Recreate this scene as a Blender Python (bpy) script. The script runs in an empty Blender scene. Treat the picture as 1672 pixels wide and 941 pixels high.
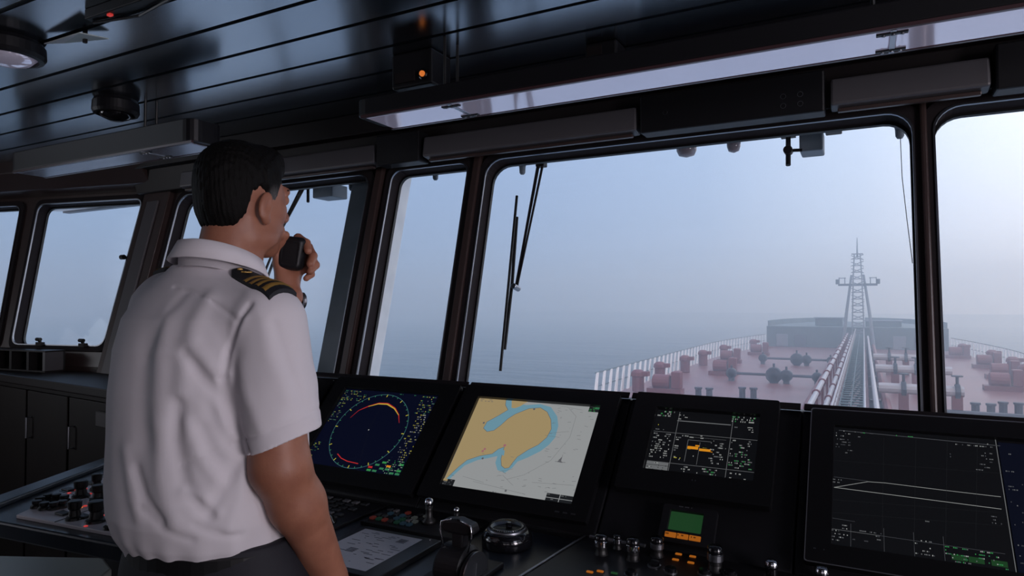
import bpy, bmesh, math, random
import numpy as np
from mathutils import Vector, Matrix
PI = math.pi
SC = bpy.context.scene
COL = SC.collection
random.seed(7)

# ------------------------------------------------------------------ camera
YAW, PITCH, FPX = math.radians(27.9), math.radians(1.32), 1084.0
CAM = Vector((0, 0, 1.47))
cf = Vector((-math.sin(YAW) * math.cos(PITCH), math.cos(YAW) * math.cos(PITCH), math.sin(PITCH)))
cr = Vector((math.cos(YAW), math.sin(YAW), 0))
cu = cr.cross(cf)
cd = bpy.data.cameras.new('camera'); cam = bpy.data.objects.new('camera', cd); COL.objects.link(cam)
cd.sensor_width = 36; cd.lens = FPX / 1672 * 36; cd.clip_start = .02; cd.clip_end = 3000
M = Matrix((cr, cu, -cf)).transposed().to_4x4(); M.translation = CAM
cam.matrix_world = M
SC.camera = cam

# ------------------------------------------------------------------ light and exposure
SC.view_settings.view_transform = 'Standard'; SC.view_settings.look = 'None'
SC.view_settings.gamma = 1; SC.view_settings.exposure = 0
SC.view_settings.use_curve_mapping = False
SC.cycles.max_bounces = 12; SC.cycles.diffuse_bounces = 4; SC.cycles.glossy_bounces = 4
SC.cycles.transparent_max_bounces = 16; SC.cycles.volume_bounces = 2
SC.cycles.sample_clamp_indirect = 4

FOG_DENSITY = .0056
AFT_SKY = (1.0, .90, .96)
world = bpy.data.worlds.new('overcast_sky'); SC.world = world; world.use_nodes = True
nt = world.node_tree; nt.nodes.clear()
def wn(t, **k):
    n = nt.nodes.new(t)
    for a, b in k.items(): setattr(n, a, b)
    return n
tc = wn('ShaderNodeTexCoord'); sp = wn('ShaderNodeSeparateXYZ')
nt.links.new(tc.outputs['Generated'], sp.inputs[0])
mr = wn('ShaderNodeMapRange'); mr.inputs[1].default_value = -1; mr.inputs[2].default_value = 1
nt.links.new(sp.outputs['X'], mr.inputs[0])
rp = wn('ShaderNodeValToRGB')
els = [(0.0, (.28, .415, .65)), (.26, (.34, .465, .72)), (.40, (.44, .575, .84)), (.50, (.70, .83, 1.08)), (.58, (1.12, 1.20, 1.38)), (.78, (1.45, 1.50, 1.68)), (1.0, (1.9, 1.85, 2.1))]
while len(rp.color_ramp.elements) < len(els): rp.color_ramp.elements.new(.5)
for e, (p, c) in zip(rp.color_ramp.elements, els):
    e.position = p; e.color = (*c, 1)
nt.links.new(mr.outputs[0], rp.inputs[0])
# the sky astern of the bridge is thinner, brighter and warmer
my = wn('ShaderNodeMapRange'); my.inputs[1].default_value = -.05; my.inputs[2].default_value = -.75
nt.links.new(sp.outputs['Y'], my.inputs[0])
mixc = wn('ShaderNodeMix', data_type='RGBA'); nt.links.new(my.outputs[0], mixc.inputs[0]); nt.links.new(rp.outputs[0], mixc.inputs[6])
mixc.inputs[7].default_value = (*AFT_SKY, 1)
bg = wn('ShaderNodeBackground')
mz = wn('ShaderNodeMapRange'); mz.inputs[1].default_value = .1; mz.inputs[2].default_value = 1; mz.inputs[3].default_value = 1; mz.inputs[4].default_value = 1.35
nt.links.new(sp.outputs['Z'], mz.inputs[0]); nt.links.new(mz.outputs[0], bg.inputs[1])
nt.links.new(mixc.outputs[2], bg.inputs[0])
wo = wn('ShaderNodeOutputWorld'); nt.links.new(bg.outputs[0], wo.inputs[0])

def side_fill(name, loc, target, sx, sy, power, col):
    # soft daylight stand-in: area lamp added at an unseen window to brighten the officer
    l = bpy.data.lights.new(name, 'AREA'); l.shape = 'RECTANGLE'; l.size = sx; l.size_y = sy; l.energy = power; l.color = col
    o = bpy.data.objects.new(name, l); COL.objects.link(o); o.location = loc
    o.rotation_euler = (Vector(target) - Vector(loc)).to_track_quat('-Z', 'Z').to_euler()
side_fill('added_fill_starboard', (3.55, -.4, 1.52), (-1.1, .9, 1.3), 1.35, 1.0, 70, (1, .90, .96))
side_fill('added_fill_port', (-5.56, -.15, 1.52), (-1.1, .9, 1.2), 1.25, 1.0, 8, (.86, .92, 1))

# ------------------------------------------------------------------ helpers
def tag(o, label=None, cat=None, group=None, kind=None):
    if label: o['label'] = label
    if cat: o['category'] = cat
    if group: o['group'] = group
    if kind: o['kind'] = kind
    return o
def empty(name, loc=(0, 0, 0), label=None, cat=None, group=None, kind=None):
    o = bpy.data.objects.new(name, None); COL.objects.link(o); o.location = loc; o.empty_display_size = .05
    return tag(o, label, cat, group, kind)
def link(name, me, mats, parent=None, smooth=False, org=None):
    """link mesh data (world coordinates) as one object; org moves its origin"""
    o = bpy.data.objects.new(name, me); COL.objects.link(o)
    for m in (mats if isinstance(mats, (list, tuple)) else [mats]): me.materials.append(m)
    if smooth:
        for p in me.polygons: p.use_smooth = True
    base = Vector((0, 0, 0))
    if parent is not None:
        q = parent
        while q is not None: base = base + q.location; q = q.parent
        o.parent = parent
    if org is not None:
        me.transform(Matrix.Translation(-Vector(org))); o.location = Vector(org) - base
    elif parent is not None:
        me.transform(Matrix.Translation(-base))
    return o
def obj(name, bm, mats, parent=None, smooth=False, org=None, bevel=0, autosm=True):
    bmesh.ops.recalc_face_normals(bm, faces=bm.faces)
    me = bpy.data.meshes.new(name); bm.to_mesh(me); bm.free()
    o = link(name, me, mats, parent, smooth, org)
    if bevel:
        m = o.modifiers.new('bevel', 'BEVEL'); m.width = bevel; m.segments = 2; m.limit_method = 'ANGLE'
    return o
def NB(): return bmesh.new()
def fmat(bm, n0, mi):
    bm.faces.ensure_lookup_table()
    for f in bm.faces[n0:]: f.material_index = mi
def box(bm, a, b, mi=0, mat=None):
    n0 = len(bm.faces)
    vs = [bm.verts.new((x, y, z)) for x in (a[0], b[0]) for y in (a[1], b[1]) for z in (a[2], b[2])]
    for q in ((0, 1, 3, 2), (4, 6, 7, 5), (0, 4, 5, 1), (2, 3, 7, 6), (0, 2, 6, 4), (1, 5, 7, 3)):
        bm.faces.new([vs[i] for i in q])
    if mat is not None:
        for v in vs: v.co = mat @ v.co
    fmat(bm, n0, mi)
    return vs
def prism(bm, pts, off, mi=0):
    """polygon (3D points) extruded by the vector off"""
    n0 = len(bm.faces)
    a = [bm.verts.new(p) for p in pts]; b = [bm.verts.new(Vector(p) + Vector(off)) for p in pts]
    bm.faces.new(a); bm.faces.new(b[::-1])
    n = len(pts)
    for i in range(n): bm.faces.new((a[i], a[(i + 1) % n], b[(i + 1) % n], b[i]))
    fmat(bm, n0, mi)
def frame_of(d):
    d = Vector(d).normalized(); up = Vector((0, 0, 1)) if abs(d.z) < .95 else Vector((1, 0, 0))
    s = d.cross(up).normalized(); return s, s.cross(d).normalized(), d
def tube(bm, pts, r, seg=10, mi=0, cap=True):
    n0 = len(bm.faces)
    pts = [Vector(p) for p in pts]; n = len(pts)
    rs = r if isinstance(r, (list, tuple)) else [r] * n
    rings = []; s = None
    for i, p in enumerate(pts):
        d = (pts[min(i + 1, n - 1)] - pts[max(i - 1, 0)]).normalized()
        if s is None: s, t, _ = frame_of(d)
        else:
            s = (s - d * s.dot(d)).normalized()
        t = s.cross(d)
        rings.append([bm.verts.new(p + (s * math.cos(2 * PI * k / seg) + t * math.sin(2 * PI * k / seg)) * rs[i]) for k in range(seg)])
    for a, b in zip(rings, rings[1:]):
        for k in range(seg): bm.faces.new((a[k], a[(k + 1) % seg], b[(k + 1) % seg], b[k]))
    if cap: bm.faces.new(rings[0][::-1]); bm.faces.new(rings[-1])
    fmat(bm, n0, mi)
def lathe(bm, prof, c, ax=(0, 0, 1), seg=32, mi=0):
    """prof = [(radius, height)...] about the axis ax through c"""
    n0 = len(bm.faces)
    s, t, d = frame_of(ax); c = Vector(c); rings = []
    for r, h in prof:
        if r < 1e-6: rings.append([bm.verts.new(c + d * h)])
        else: rings.append([bm.verts.new(c + d * h + (s * math.cos(2 * PI * k / seg) + t * math.sin(2 * PI * k / seg)) * r) for k in range(seg)])
    for a, b in zip(rings, rings[1:]):
        for k in range(seg):
            k2 = (k + 1) % seg
            if len(a) == 1 and len(b) == 1: continue
            if len(a) == 1: bm.faces.new((a[0], b[k2], b[k]))
            elif len(b) == 1: bm.faces.new((a[k], a[k2], b[0]))
            else: bm.faces.new((a[k], a[k2], b[k2], b[k]))
    if len(rings[0]) > 1: bm.faces.new(rings[0][::-1])
    if len(rings[-1]) > 1: bm.faces.new(rings[-1])
    fmat(bm, n0, mi)
def cyl(bm, c, r, h, ax=(0, 0, 1), seg=24, mi=0, bev=0):
    b = bev or min(r, h) * .12
    lathe(bm, [(r - b, 0), (r, b), (r, h - b), (r - b, h)], c, ax, seg, mi)
def rrect(x0, y0, x1, y1, r, n=6):
    """rounded rectangle; corners run bottom-left, bottom-right, top-right, top-left"""
    out = []
    for cx, cy, a0 in ((x0 + r, y0 + r, PI), (x1 - r, y0 + r, 1.5 * PI), (x1 - r, y1 - r, 0), (x0 + r, y1 - r, .5 * PI)):
        for k in range(n + 1):
            a = a0 + k * PI / 2 / n; out.append((cx + r * math.cos(a), cy + r * math.sin(a)))
    return out
def rquad(P, r, n=6):
    """quadrilateral with rounded corners"""
    out = []
    for i in range(4):
        p = Vector(P[i]); a = (Vector(P[i - 1]) - p).normalized(); b = (Vector(P[(i + 1) % 4]) - p).normalized()
        A = p + a * r; B = p + b * r
        for k in range(n + 1):
            t = k / n; out.append(tuple(A * (1 - t) ** 2 + p * 2 * t * (1 - t) + B * t * t))
    return out
def holed(bm, outer, holes, fn, thick, mi=0):
    """flat plate with holes: 2D outlines, fn maps (u,v,w) to 3D, w runs 0..thick"""
    n0 = len(bm.faces)
    tmp = bmesh.new(); es = []; loops = []
    for lp in [outer] + holes:
        vs = [tmp.verts.new((p[0], p[1], 0)) for p in lp]; loops.append(vs)
        for i in range(len(vs)): es.append(tmp.edges.new((vs[i], vs[(i + 1) % len(vs)])))
    bmesh.ops.triangle_fill(tmp, use_beauty=True, use_dissolve=False, edges=es)
    tmp.verts.index_update()
    A = [bm.verts.new(fn(v.co.x, v.co.y, 0)) for v in tmp.verts]; B = [bm.verts.new(fn(v.co.x, v.co.y, thick)) for v in tmp.verts]
    for f in tmp.faces:
        bm.faces.new([A[v.index] for v in f.verts]); bm.faces.new([B[v.index] for v in reversed(f.verts)])
    for vs in loops:
        for i in range(len(vs)):
            a, b = vs[i].index, vs[(i + 1) % len(vs)].index
            bm.faces.new((A[a], A[b], B[b], B[a]))
    tmp.free(); fmat(bm, n0, mi)
def ring(bm, inner, outer, fn, w0, w1, mi=0):
    """closed frame between two outlines with the same number of points"""
    n0 = len(bm.faces); n = len(inner)
    V = [[bm.verts.new(fn(*p, w)) for p in lp] for lp in (inner, outer) for w in (w0, w1)]
    i0, i1, o0, o1 = V
    for k in range(n):
        j = (k + 1) % n
        bm.faces.new((i0[k], i0[j], i1[j], i1[k])); bm.faces.new((o0[k], o1[k], o1[j], o0[j]))
        bm.faces.new((i1[k], i1[j], o1[j], o1[k])); bm.faces.new((i0[k], o0[k], o0[j], i0[j]))
    fmat(bm, n0, mi)
def offs(loop, d):
    """grow an outline about its middle by d on every side"""
    cx = (min(p[0] for p in loop) + max(p[0] for p in loop)) / 2; cy = (min(p[1] for p in loop) + max(p[1] for p in loop)) / 2
    hw = (max(p[0] for p in loop) - min(p[0] for p in loop)) / 2; hh = (max(p[1] for p in loop) - min(p[1] for p in loop)) / 2
    return [(cx + (p[0] - cx) * (hw + d) / hw, cy + (p[1] - cy) * (hh + d) / hh) for p in loop]
def copy_tree(o, parent=None, loc=None):
    c = o.copy(); COL.objects.link(c)
    if parent is not None: c.parent = parent
    if loc is not None: c.location = loc
    for ch in o.children: copy_tree(ch, c)
    return c

# ------------------------------------------------------------------ materials
def mat(name, col, rough=.5, metal=0, spec=.5, coat=0, emit=None, es=1, bump=None, var=None, bdist=.002):
    m = bpy.data.materials.new(name); m.use_nodes = True; N = m.node_tree; b = N.nodes['Principled BSDF']
    b.inputs['Base Color'].default_value = (*col, 1); b.inputs['Roughness'].default_value = rough
    b.inputs['Metallic'].default_value = metal; b.inputs['Specular IOR Level'].default_value = spec
    b.inputs['Coat Weight'].default_value = coat; b.inputs['Coat Roughness'].default_value = .08
    if emit: b.inputs['Emission Color'].default_value = (*emit, 1); b.inputs['Emission Strength'].default_value = es
    if bump or var:
        t = N.nodes.new('ShaderNodeTexCoord')
    if bump:
        sc, st = bump; n = N.nodes.new('ShaderNodeTexNoise'); n.inputs['Scale'].default_value = sc; n.inputs['Detail'].default_value = 4
        N.links.new(t.outputs['Object'], n.inputs['Vector'])
        u = N.nodes.new('ShaderNodeBump'); u.inputs['Strength'].default_value = st; u.inputs['Distance'].default_value = bdist
        N.links.new(n.outputs[0], u.inputs['Height']); N.links.new(u.outputs[0], b.inputs['Normal'])
    if var:
        sc, c2 = var; n = N.nodes.new('ShaderNodeTexNoise'); n.inputs['Scale'].default_value = sc; n.inputs['Detail'].default_value = 8
        N.links.new(t.outputs['Object'], n.inputs['Vector'])
        r = N.nodes.new('ShaderNodeValToRGB'); r.color_ramp.elements[0].position = .35; r.color_ramp.elements[1].position = .65
        r.color_ramp.elements[0].color = (*col, 1); r.color_ramp.elements[1].color = (*c2, 1)
        N.links.new(n.outputs[0], r.inputs[0]); N.links.new(r.outputs[0], b.inputs['Base Color'])
    return m
def emit(name, col, s=1):
    m = bpy.data.materials.new(name); m.use_nodes = True; N = m.node_tree; b = N.nodes['Principled BSDF']
    b.inputs['Base Color'].default_value = (.004, .004, .004, 1); b.inputs['Roughness'].default_value = .3; b.inputs['Specular IOR Level'].default_value = .2
    b.inputs['Emission Color'].default_value = (*col, 1); b.inputs['Emission Strength'].default_value = s
    return m
MT = dict(
    ceil=mat('glossy_dark_ceiling_paint', (.36, .40, .45), .2, metal=1, bump=(3, .12), bdist=.004),
    groove=mat('ceiling_joint', (.004, .004, .005), .6),
    brown=mat('brown_window_wall', (.05, .032, .03), .35, bump=(14, .2)),
    trim=mat('dark_trim', (.014, .011, .012), .45, spec=.25),
    reveal=mat('matt_dark_reveal', (.022, .018, .020), .75, spec=.12),
    rubber=mat('black_rubber', (.006, .006, .007), .45),
    alu=mat('brushed_aluminium', (.45, .46, .5), .3, metal=.9),
    greyp=mat('grey_paint', (.085, .08, .088), .45),
    wpaint=mat('white_exterior_paint', (.85, .86, .88), .3, var=(6, (.72, .74, .77))),
    gpaint=mat('grey_exterior_paint', (.2, .24, .28), .5, var=(5, (.15, .18, .21))),
    black=mat('black_plastic', (.008, .008, .010), .45, spec=.3, bump=(60, .1)),
    consol=mat('dark_blue_console_top', (.016, .021, .03), .33, bump=(40, .15), var=(4, (.02, .027, .038))),
    bezel=mat('black_bezel', (.006, .006, .007), .3),
    gloss=mat('gloss_black', (.006, .006, .008), .12, coat=.5),
    chrome=mat('chrome', (.75, .76, .8), .12, metal=1),
    steel=mat('satin_steel', (.3, .31, .34), .35, metal=1),
    panelw=mat('pale_switch_panel', (.58, .54, .58), .4),
    cab=mat('dark_wood_cabinet', (.009, .006, .006), .5, spec=.25, bump=(9, .2), var=(5, (.013, .009, .008))),
    floor=mat('dark_floor', (.05, .045, .045), .45, bump=(20, .2)),
    diff=mat('polished_cover_added_glow', (.85, .80, .88), .10, metal=.6, emit=(.06, .055, .08), bump=(3, .08)),  # faint glow added to lift the brightness of the reflecting cover
    dullc=mat('dull_light_cover', (.30, .29, .34), .25, metal=.8, bump=(3, .1), bdist=.004),
    paper=mat('pale_paper', (.45, .47, .53), .5),
    shade=mat('pale_grey_laminate', (.62, .68, .66), .4),
)
def glass(name, tint=(.93, .96, .98), ior=1.25):
    m = bpy.data.materials.new(name); m.use_nodes = True; N = m.node_tree; N.nodes.clear()
    t = N.nodes.new('ShaderNodeBsdfTransparent'); t.inputs[0].default_value = (*tint, 1)
    g = N.nodes.new('ShaderNodeBsdfGlossy'); g.inputs['Roughness'].default_value = .03
    lw_ = N.nodes.new('ShaderNodeLayerWeight'); pw = N.nodes.new('ShaderNodeMath'); pw.operation = 'POWER'; pw.inputs[1].default_value = 8
    fr = N.nodes.new('ShaderNodeMath'); fr.operation = 'MULTIPLY_ADD'; fr.inputs[1].default_value = .6; fr.inputs[2].default_value = .035
    N.links.new(lw_.outputs['Facing'], pw.inputs[0]); N.links.new(pw.outputs[0], fr.inputs[0])
    mx = N.nodes.new('ShaderNodeMixShader'); o = N.nodes.new('ShaderNodeOutputMaterial')
    N.links.new(fr.outputs[0], mx.inputs[0]); N.links.new(t.outputs[0], mx.inputs[1]); N.links.new(g.outputs[0], mx.inputs[2]); N.links.new(mx.outputs[0], o.inputs[0])
    return m
MT['glass'] = glass('window_glass')

# ------------------------------------------------------------------ the room
WZT, WZB = 2.057, 1.04           # window head and sill
CEIL = 2.32
RAKE = .257
def fw(x, z, w=0):               # front wall, raked outwards at the top; w = depth outwards
    return Vector((x, 2.40 + RAKE * (z - WZT) + w * .968, z - w * .249))
# left wall segment: slightly turned aft
LT, LB, LD = Vector((-3.757, 2.42, 2.09)), Vector((-3.69, 2.194, 1.216)), Vector((-.980, -.200, 0))
LU = (LT - LB)
def lw(u, z, w=0):
    """u along the wall to port from the corner, z height"""
    t = (z - 1.216) / .874
    p = LB + Vector((-.0, LU.y * t, LU.z * t)) + LD * u
    return p + Vector((-.194, .95, -.24)) * w
bm = NB()
holes = [(-3.365, -1.987), (-1.89, -1.456), (-1.396, .154), (.180, 1.72), (1.80, 3.2)]
outer = [(-3.66, .98), (3.6, .98), (3.6, CEIL + .1), (-3.66, CEIL + .1)]
hl = [rrect(a, WZB, b, WZT + .022, .075 if i != 1 else .05) for i, (a, b) in enumerate(holes)]
holed(bm, outer, hl, fw, .07)
box(bm, (-3.66, 2.13, 0), (3.6, 2.22, .99))
obj('wall_front', bm, MT['brown'])['kind'] = 'structure'
def window(name, loop, fn, deep=.058, rim=.016, lt=True):
    w = empty(name, fn(loop[0][0], loop[0][1]), kind='structure')
    bm = NB(); ring(bm, offs(loop, -.012), offs(loop, rim), fn, -.014, deep); obj('window_frame', bm, MT['reveal'], w)
    if lt:
        bm = NB(); ring(bm, offs(loop, -.017), offs(loop, -.0115), fn, -.018, -.010); obj('window_trim', bm, MT['steel'], w)
    bm = NB(); ring(bm, offs(loop, -.020), offs(loop, -.0112), fn, .046, .06); obj('window_gasket', bm, MT['rubber'], w)
    bm = NB(); vs = [bm.verts.new(fn(*p, .055)) for p in offs(loop, -.012)]; bm.faces.new(vs); obj('window_pane', bm, MT['glass'], w)
    return w
for i, lp in enumerate(hl): window('window_%d' % (i + 1), lp, fw)
# left wall with the trapezoid window and its neighbours
bm = NB()
lquad = rquad([(.70, 1.216), (.0, 1.216), (.0, 2.09), (.83, 2.09)], .06)[::-1]
lq2 = rquad([(1.62, 1.216), (.80, 1.216), (.95, 2.09), (1.80, 2.09)], .06)[::-1]
holed(bm, [(-.12, 1.12), (2.0, 1.12), (2.25, CEIL + .1), (-.12, CEIL + .1)], [lquad, lq2], lw, .07)
prism(bm, [Vector((-3.57, 2.21, 0)), Vector((-5.7, 1.775, 0)), Vector((-5.7, 1.86, 0)), Vector((-3.57, 2.30, 0))], (0, 0, 1.14))
obj('wall_left', bm, MT['brown'])['kind'] = 'structure'
window('window_6', lquad, lw); window('window_7', lq2, lw)
# side and rear walls (behind the camera), with their own windows
def sidewall(name, x, y0, y1, hs, nm0, fn):
    bm = NB(); loops = [rrect(a, zb, b, zt, .07) for a, b, zb, zt in hs]
    holed(bm, [(y0, 0), (y1, 0), (y1, CEIL + .1), (y0, CEIL + .1)], loops, fn, .07)
    obj(name, bm, MT['brown'])['kind'] = 'structure'
    for k, lp in enumerate(loops): window('window_%d' % (nm0 + k), lp, fn, lt=False)
sidewall('wall_port', -5.62, -3.2, 2.02, [(-2.4, -1.0, 1.0, 2.05), (-.8, .5, 1.0, 2.05)], 8, lambda u, v, w=0: Vector((-5.62 - w, u, v)))
sidewall('wall_starboard', 3.6, -3.2, 2.45, [(-2.7, -1.3, .95, 2.1), (-1.1, .3, .95, 2.1), (.5, 1.7, .95, 2.1)], 10, lambda u, v, w=0: Vector((3.6 + w, u, v)))
sidewall('wall_back', -3.2, -5.62, 3.6, [(-.2, 1.2, 1.1, 1.9), (1.5, 2.9, 1.1, 1.9)], 13, lambda u, v, w=0: Vector((u, -3.2 - w, v)))
bm = NB(); box(bm, (-5.7, -3.3, -.06), (3.7, 2.5, 0)); obj('floor', bm, MT['floor'])['kind'] = 'structure'
# ceiling: long gloss planks with dark joints
bm = NB(); box(bm, (-5.7, -3.3, CEIL + .012), (3.7, 2.6, CEIL + .08), 1)
y = .994 - .185 * 22
while y < 2.0:
    box(bm, (-5.7, y + .009, CEIL), (3.7, y + .185 - .009, CEIL + .012), 0)
    y += .185
box(bm, (-5.7, y + .006, CEIL), (3.7, 2.6, CEIL + .012), 0)
obj('ceiling', bm, [MT['ceil'], MT['groove']])['kind'] = 'structure'
# corner pillar between the two raked walls
bm = NB()
prism(bm, [fw(-3.66, 1.0, -.03), fw(-3.43, 1.0, -.03), fw(-3.43, CEIL, -.03), fw(-3.66, CEIL, -.03)], (0, .09, -.02), 0)
prism(bm, [lw(-.13, 1.0, -.03), lw(-.03, 1.0, -.03), lw(-.03, CEIL, -.03), lw(-.13, CEIL, -.03)], (-.02, .09, -.02), 0)
prism(bm, [fw(-3.60, 1.06, -.042), fw(-3.50, 1.06, -.042), fw(-3.50, 2.04, -.042), fw(-3.60, 2.04, -.042)], (0, .013, -.003), 1)
obj('trim_1', bm, [MT['brown'], MT['greyp']], bevel=.004)['kind'] = 'structure'
# front mullion covers
for i, (xa, xb, nm) in enumerate(((-1.443, -1.409, 2), (.158, .176, 3), (-1.965, -1.925, 4))):
    bm = NB()
    prism(bm, [fw(xa, 1.0, -.028), fw(xb, 1.0, -.028), fw(xb, 2.1, -.028), fw(xa, 2.1, -.028)], (0, .03, -.006))
    obj('trim_%d' % nm, bm, MT['brown'], bevel=.006)['kind'] = 'structure'
# stepped head beam above the windows
bm = NB()
box(bm, (-3.7, 2.285, 2.225), (3.6, 2.44, 2.32), 0)
prism(bm, [(-3.7, 2.36, 2.10), (-3.7, 2.42, 2.09), (-3.7, 2.45, 2.225), (-3.7, 2.33, 2.225)], (7.3, 0, 0), 0)
obj('trim_5', bm, [MT['trim']], bevel=.004)['kind'] = 'structure'
bm = NB()
prism(bm, [lw(-.1, 2.13, -.10), lw(-.1, 2.13, 0), lw(-.1, 2.32, 0), lw(-.1, 2.32, -.2), lw(-.1, 2.2, -.2)], LD * 2.2, 0)
obj('trim_6', bm, [MT['brown']], bevel=.004)['kind'] = 'structure'

# ------------------------------------------------------------------ outside: sea, fog, ship
sea = NB()
box(sea, (-900, 2.9, -15.4), (900, 1200, -15))
def sea_mat():
    m = mat('grey_sea_water', (.03, .055, .07), .15, spec=.5); N = m.node_tree; b = N.nodes['Principled BSDF']
    t = N.nodes.new('ShaderNodeTexCoord'); mp = N.nodes.new('ShaderNodeMapping'); mp.inputs['Rotation'].default_value = (0, 0, .5); mp.inputs['Scale'].default_value = (.35, 1, 1)
    N.links.new(t.outputs['Object'], mp.inputs[0])
    n1 = N.nodes.new('ShaderNodeTexNoise'); n1.inputs['Scale'].default_value = .05; n1.inputs['Detail'].default_value = 8; n1.inputs['Roughness'].default_value = .6
    N.links.new(mp.outputs[0], n1.inputs['Vector'])
    u = N.nodes.new('ShaderNodeBump'); u.inputs['Strength'].default_value = 1; u.inputs['Distance'].default_value = 8
    N.links.new(n1.outputs[0], u.inputs['Height']); N.links.new(u.outputs[0], b.inputs['Normal'])
    return m
obj('sea', sea, sea_mat())['kind'] = 'structure'
fog = NB(); box(fog, (-700, 4.2, -14.9), (700, 620, 26))
fm = bpy.data.materials.new('sea_fog'); fm.use_nodes = True; N = fm.node_tree; N.nodes.clear()
v = N.nodes.new('ShaderNodeVolumeScatter'); v.inputs['Color'].default_value = (.70, .83, .95, 1); v.inputs['Density'].default_value = FOG_DENSITY; v.inputs['Anisotropy'].default_value = .75
o_ = N.nodes.new('ShaderNodeOutputMaterial'); N.links.new(v.outputs[0], o_.inputs['Volume'])
fo = obj('sea_fog', fog, fm); tag(fo, 'pale blue-grey fog hanging over the open sea', 'fog', kind='stuff')
# ------------------------------------------------------------------ the tanker's deck ahead
SX = -2.0   # centre line
DZ = -7.5
MS = dict(
    red=mat('red_deck_paint', (.16, .055, .062), .35, var=(.25, (.21, .085, .09))),
    redm=mat('red_machinery', (.15, .03, .04), .5),
    dark=mat('dark_deck_fitting', (.03, .04, .06), .5),
    pipe=mat('grey_white_pipe', (.40, .39, .42), .45),
    green=mat('grey_green_steel', (.06, .10, .11), .5, var=(.5, (.04, .08, .09))),
    white=mat('white_deck_paint', (.85, .87, .9), .5),
    mast=mat('pale_mast_paint', (.16, .19, .23), .5),
)
def hw(y):   # half beam at distance y
    return 20.3 if y < 108 else 20.3 - 4.3 * ((y - 108) / 42) ** 1.6 if y < 150 else 16 * max(0, 1 - ((y - 150) / 45) ** 2) ** .5
ys = [14, 60, 108, 116, 124, 132, 140, 150]
bm = NB(); pts = [(SX - hw(y), y, DZ) for y in ys] + [(SX + hw(y), y, DZ) for y in reversed(ys)]
prism(bm, pts, (0, 0, -12.4)); obj('ship_deck', bm, MS['red'])['kind'] = 'structure'
bm = NB(); box(bm, (-19, 2.6, -6), (17, 24, -3)); box(bm, (-19, 23.8, -3), (17, 24, -2.6)); obj('unseen_reflection_deck', bm, mat('grey_reflection_deck', (.30, .36, .42), .4, var=(.6, (.24, .30, .36))))['kind'] = 'structure'  # unseen deck added so the glossy ceiling mirrors grey, not red
f = empty('forecastle', (SX, 150, DZ), 'raised grey-green forecastle with bulwark at the far bow, behind the foremast', 'forecastle')
yy = [148, 150, 156, 164, 172, 180, 187, 192, 194.5]
bm = NB(); pts = [(SX - hw(max(y, 150)), y, DZ + .01) for y in yy] + [(SX + hw(max(y, 150)), y, DZ + .01) for y in reversed(yy)]
prism(bm, pts, (0, 0, 4.2)); obj('forecastle_hull', bm, MS['green'], f)
for s in (-1, 1):
    bm = NB()
    for a, b in zip(yy[1:], yy[2:]):
        p, q = Vector((SX + s * hw(a), a, DZ + 4.2)), Vector((SX + s * hw(b), b, DZ + 4.2))
        prism(bm, [p, q, q + Vector((0, 0, 1.1)), p + Vector((0, 0, 1.1))], (s * -.15, -.1, 0))
    obj('bulwark', bm, MS['green'], f)
for k, x in enumerate((-13, -9.5, 8, 11.5)):
    bm = NB(); box(bm, (SX + x - 1.1, 147.7, DZ + .1), (SX + x + 1.1, 148.05, DZ + 2.6)); obj('panel', bm, MS['dark'] if k % 2 else MS['mast'], f, bevel=.1)
def deckhouse(x, y, w, h, label):
    t = empty('deck_locker', (x, y, DZ + 4.2), label, 'deck locker')
    bm = NB(); box(bm, (x - w, y, DZ + 4.2), (x + w, y + 3, DZ + 4.2 + h)); obj('body', bm, MS['green'], t, bevel=.15)
    bm = NB(); box(bm, (x - w - .2, y - .2, DZ + 4.2 + h), (x + w + .2, y + 3.2, DZ + 4.4 + h)); obj('roof', bm, MS['mast'], t)
deckhouse(SX - 4.5, 154, 2.6, 1.6, 'low grey locker on the forecastle just left of the foremast')
deckhouse(SX + 5.5, 154, 3.2, 1.1, 'low grey locker on the forecastle just right of the foremast')
# foremast: two splayed legs, a lattice core, crosstree with lamps, topmast
m = empty('foremast', (-1, 146, DZ), 'tall pale foremast with two splayed legs and lamp crosstree at the bow', 'mast')
for s in (-1, 1):
    bm = NB(); tube(bm, [(-1 + s * 2.7, 146, DZ), (-1 + s * 2.0, 146, DZ + 7), (-1 + s * 1.05, 146, DZ + 14.5)], [.34, .28, .2], 8); obj('leg', bm, MS['mast'], m)
bm = NB()
for s in (-1, 1):
    for q in (-1, 1): tube(bm, [(-1 + s * 1.1, 146 + q, DZ), (-1 + s * .75, 146 + q * .7, DZ + 14), (-1 + s * .5, 146 + q * .4, DZ + 18.6)], .13, 6)
for k in range(14):
    z = DZ + .6 + k * 1.3; tube(bm, [(-2.1, 145, z), (.1, 145, z + .9)], .08, 5); tube(bm, [(.1, 147, z), (-2.1, 147, z + .9)], .08, 5)
    box(bm, (-1.9, 144.9, z), (-.1, 145.1, z + .16))
obj('lattice_tower', bm, MS['mast'], m)
bm = NB(); box(bm, (-4.4, 145.2, DZ + 12.4), (2.4, 146.8, DZ + 12.8))
for s in (-4.2, -3.2, 1.2, 2.2): tube(bm, [(s, 145.4, DZ + 12.8), (s, 145.4, DZ + 14)], .09, 6)
tube(bm, [(-4.3, 145.4, DZ + 13.9), (-3, 145.4, DZ + 13.9)], .08, 6); tube(bm, [(1, 145.4, DZ + 13.9), (2.3, 145.4, DZ + 13.9)], .08, 6)
obj('crosstree', bm, MS['dark'], m)
for s in (-4.5, 2.5):
    bm = NB(); cyl(bm, (s, 145.2, DZ + 12.7), .34, .95, seg=10); obj('lamp', bm, MS['dark'], m)
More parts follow.
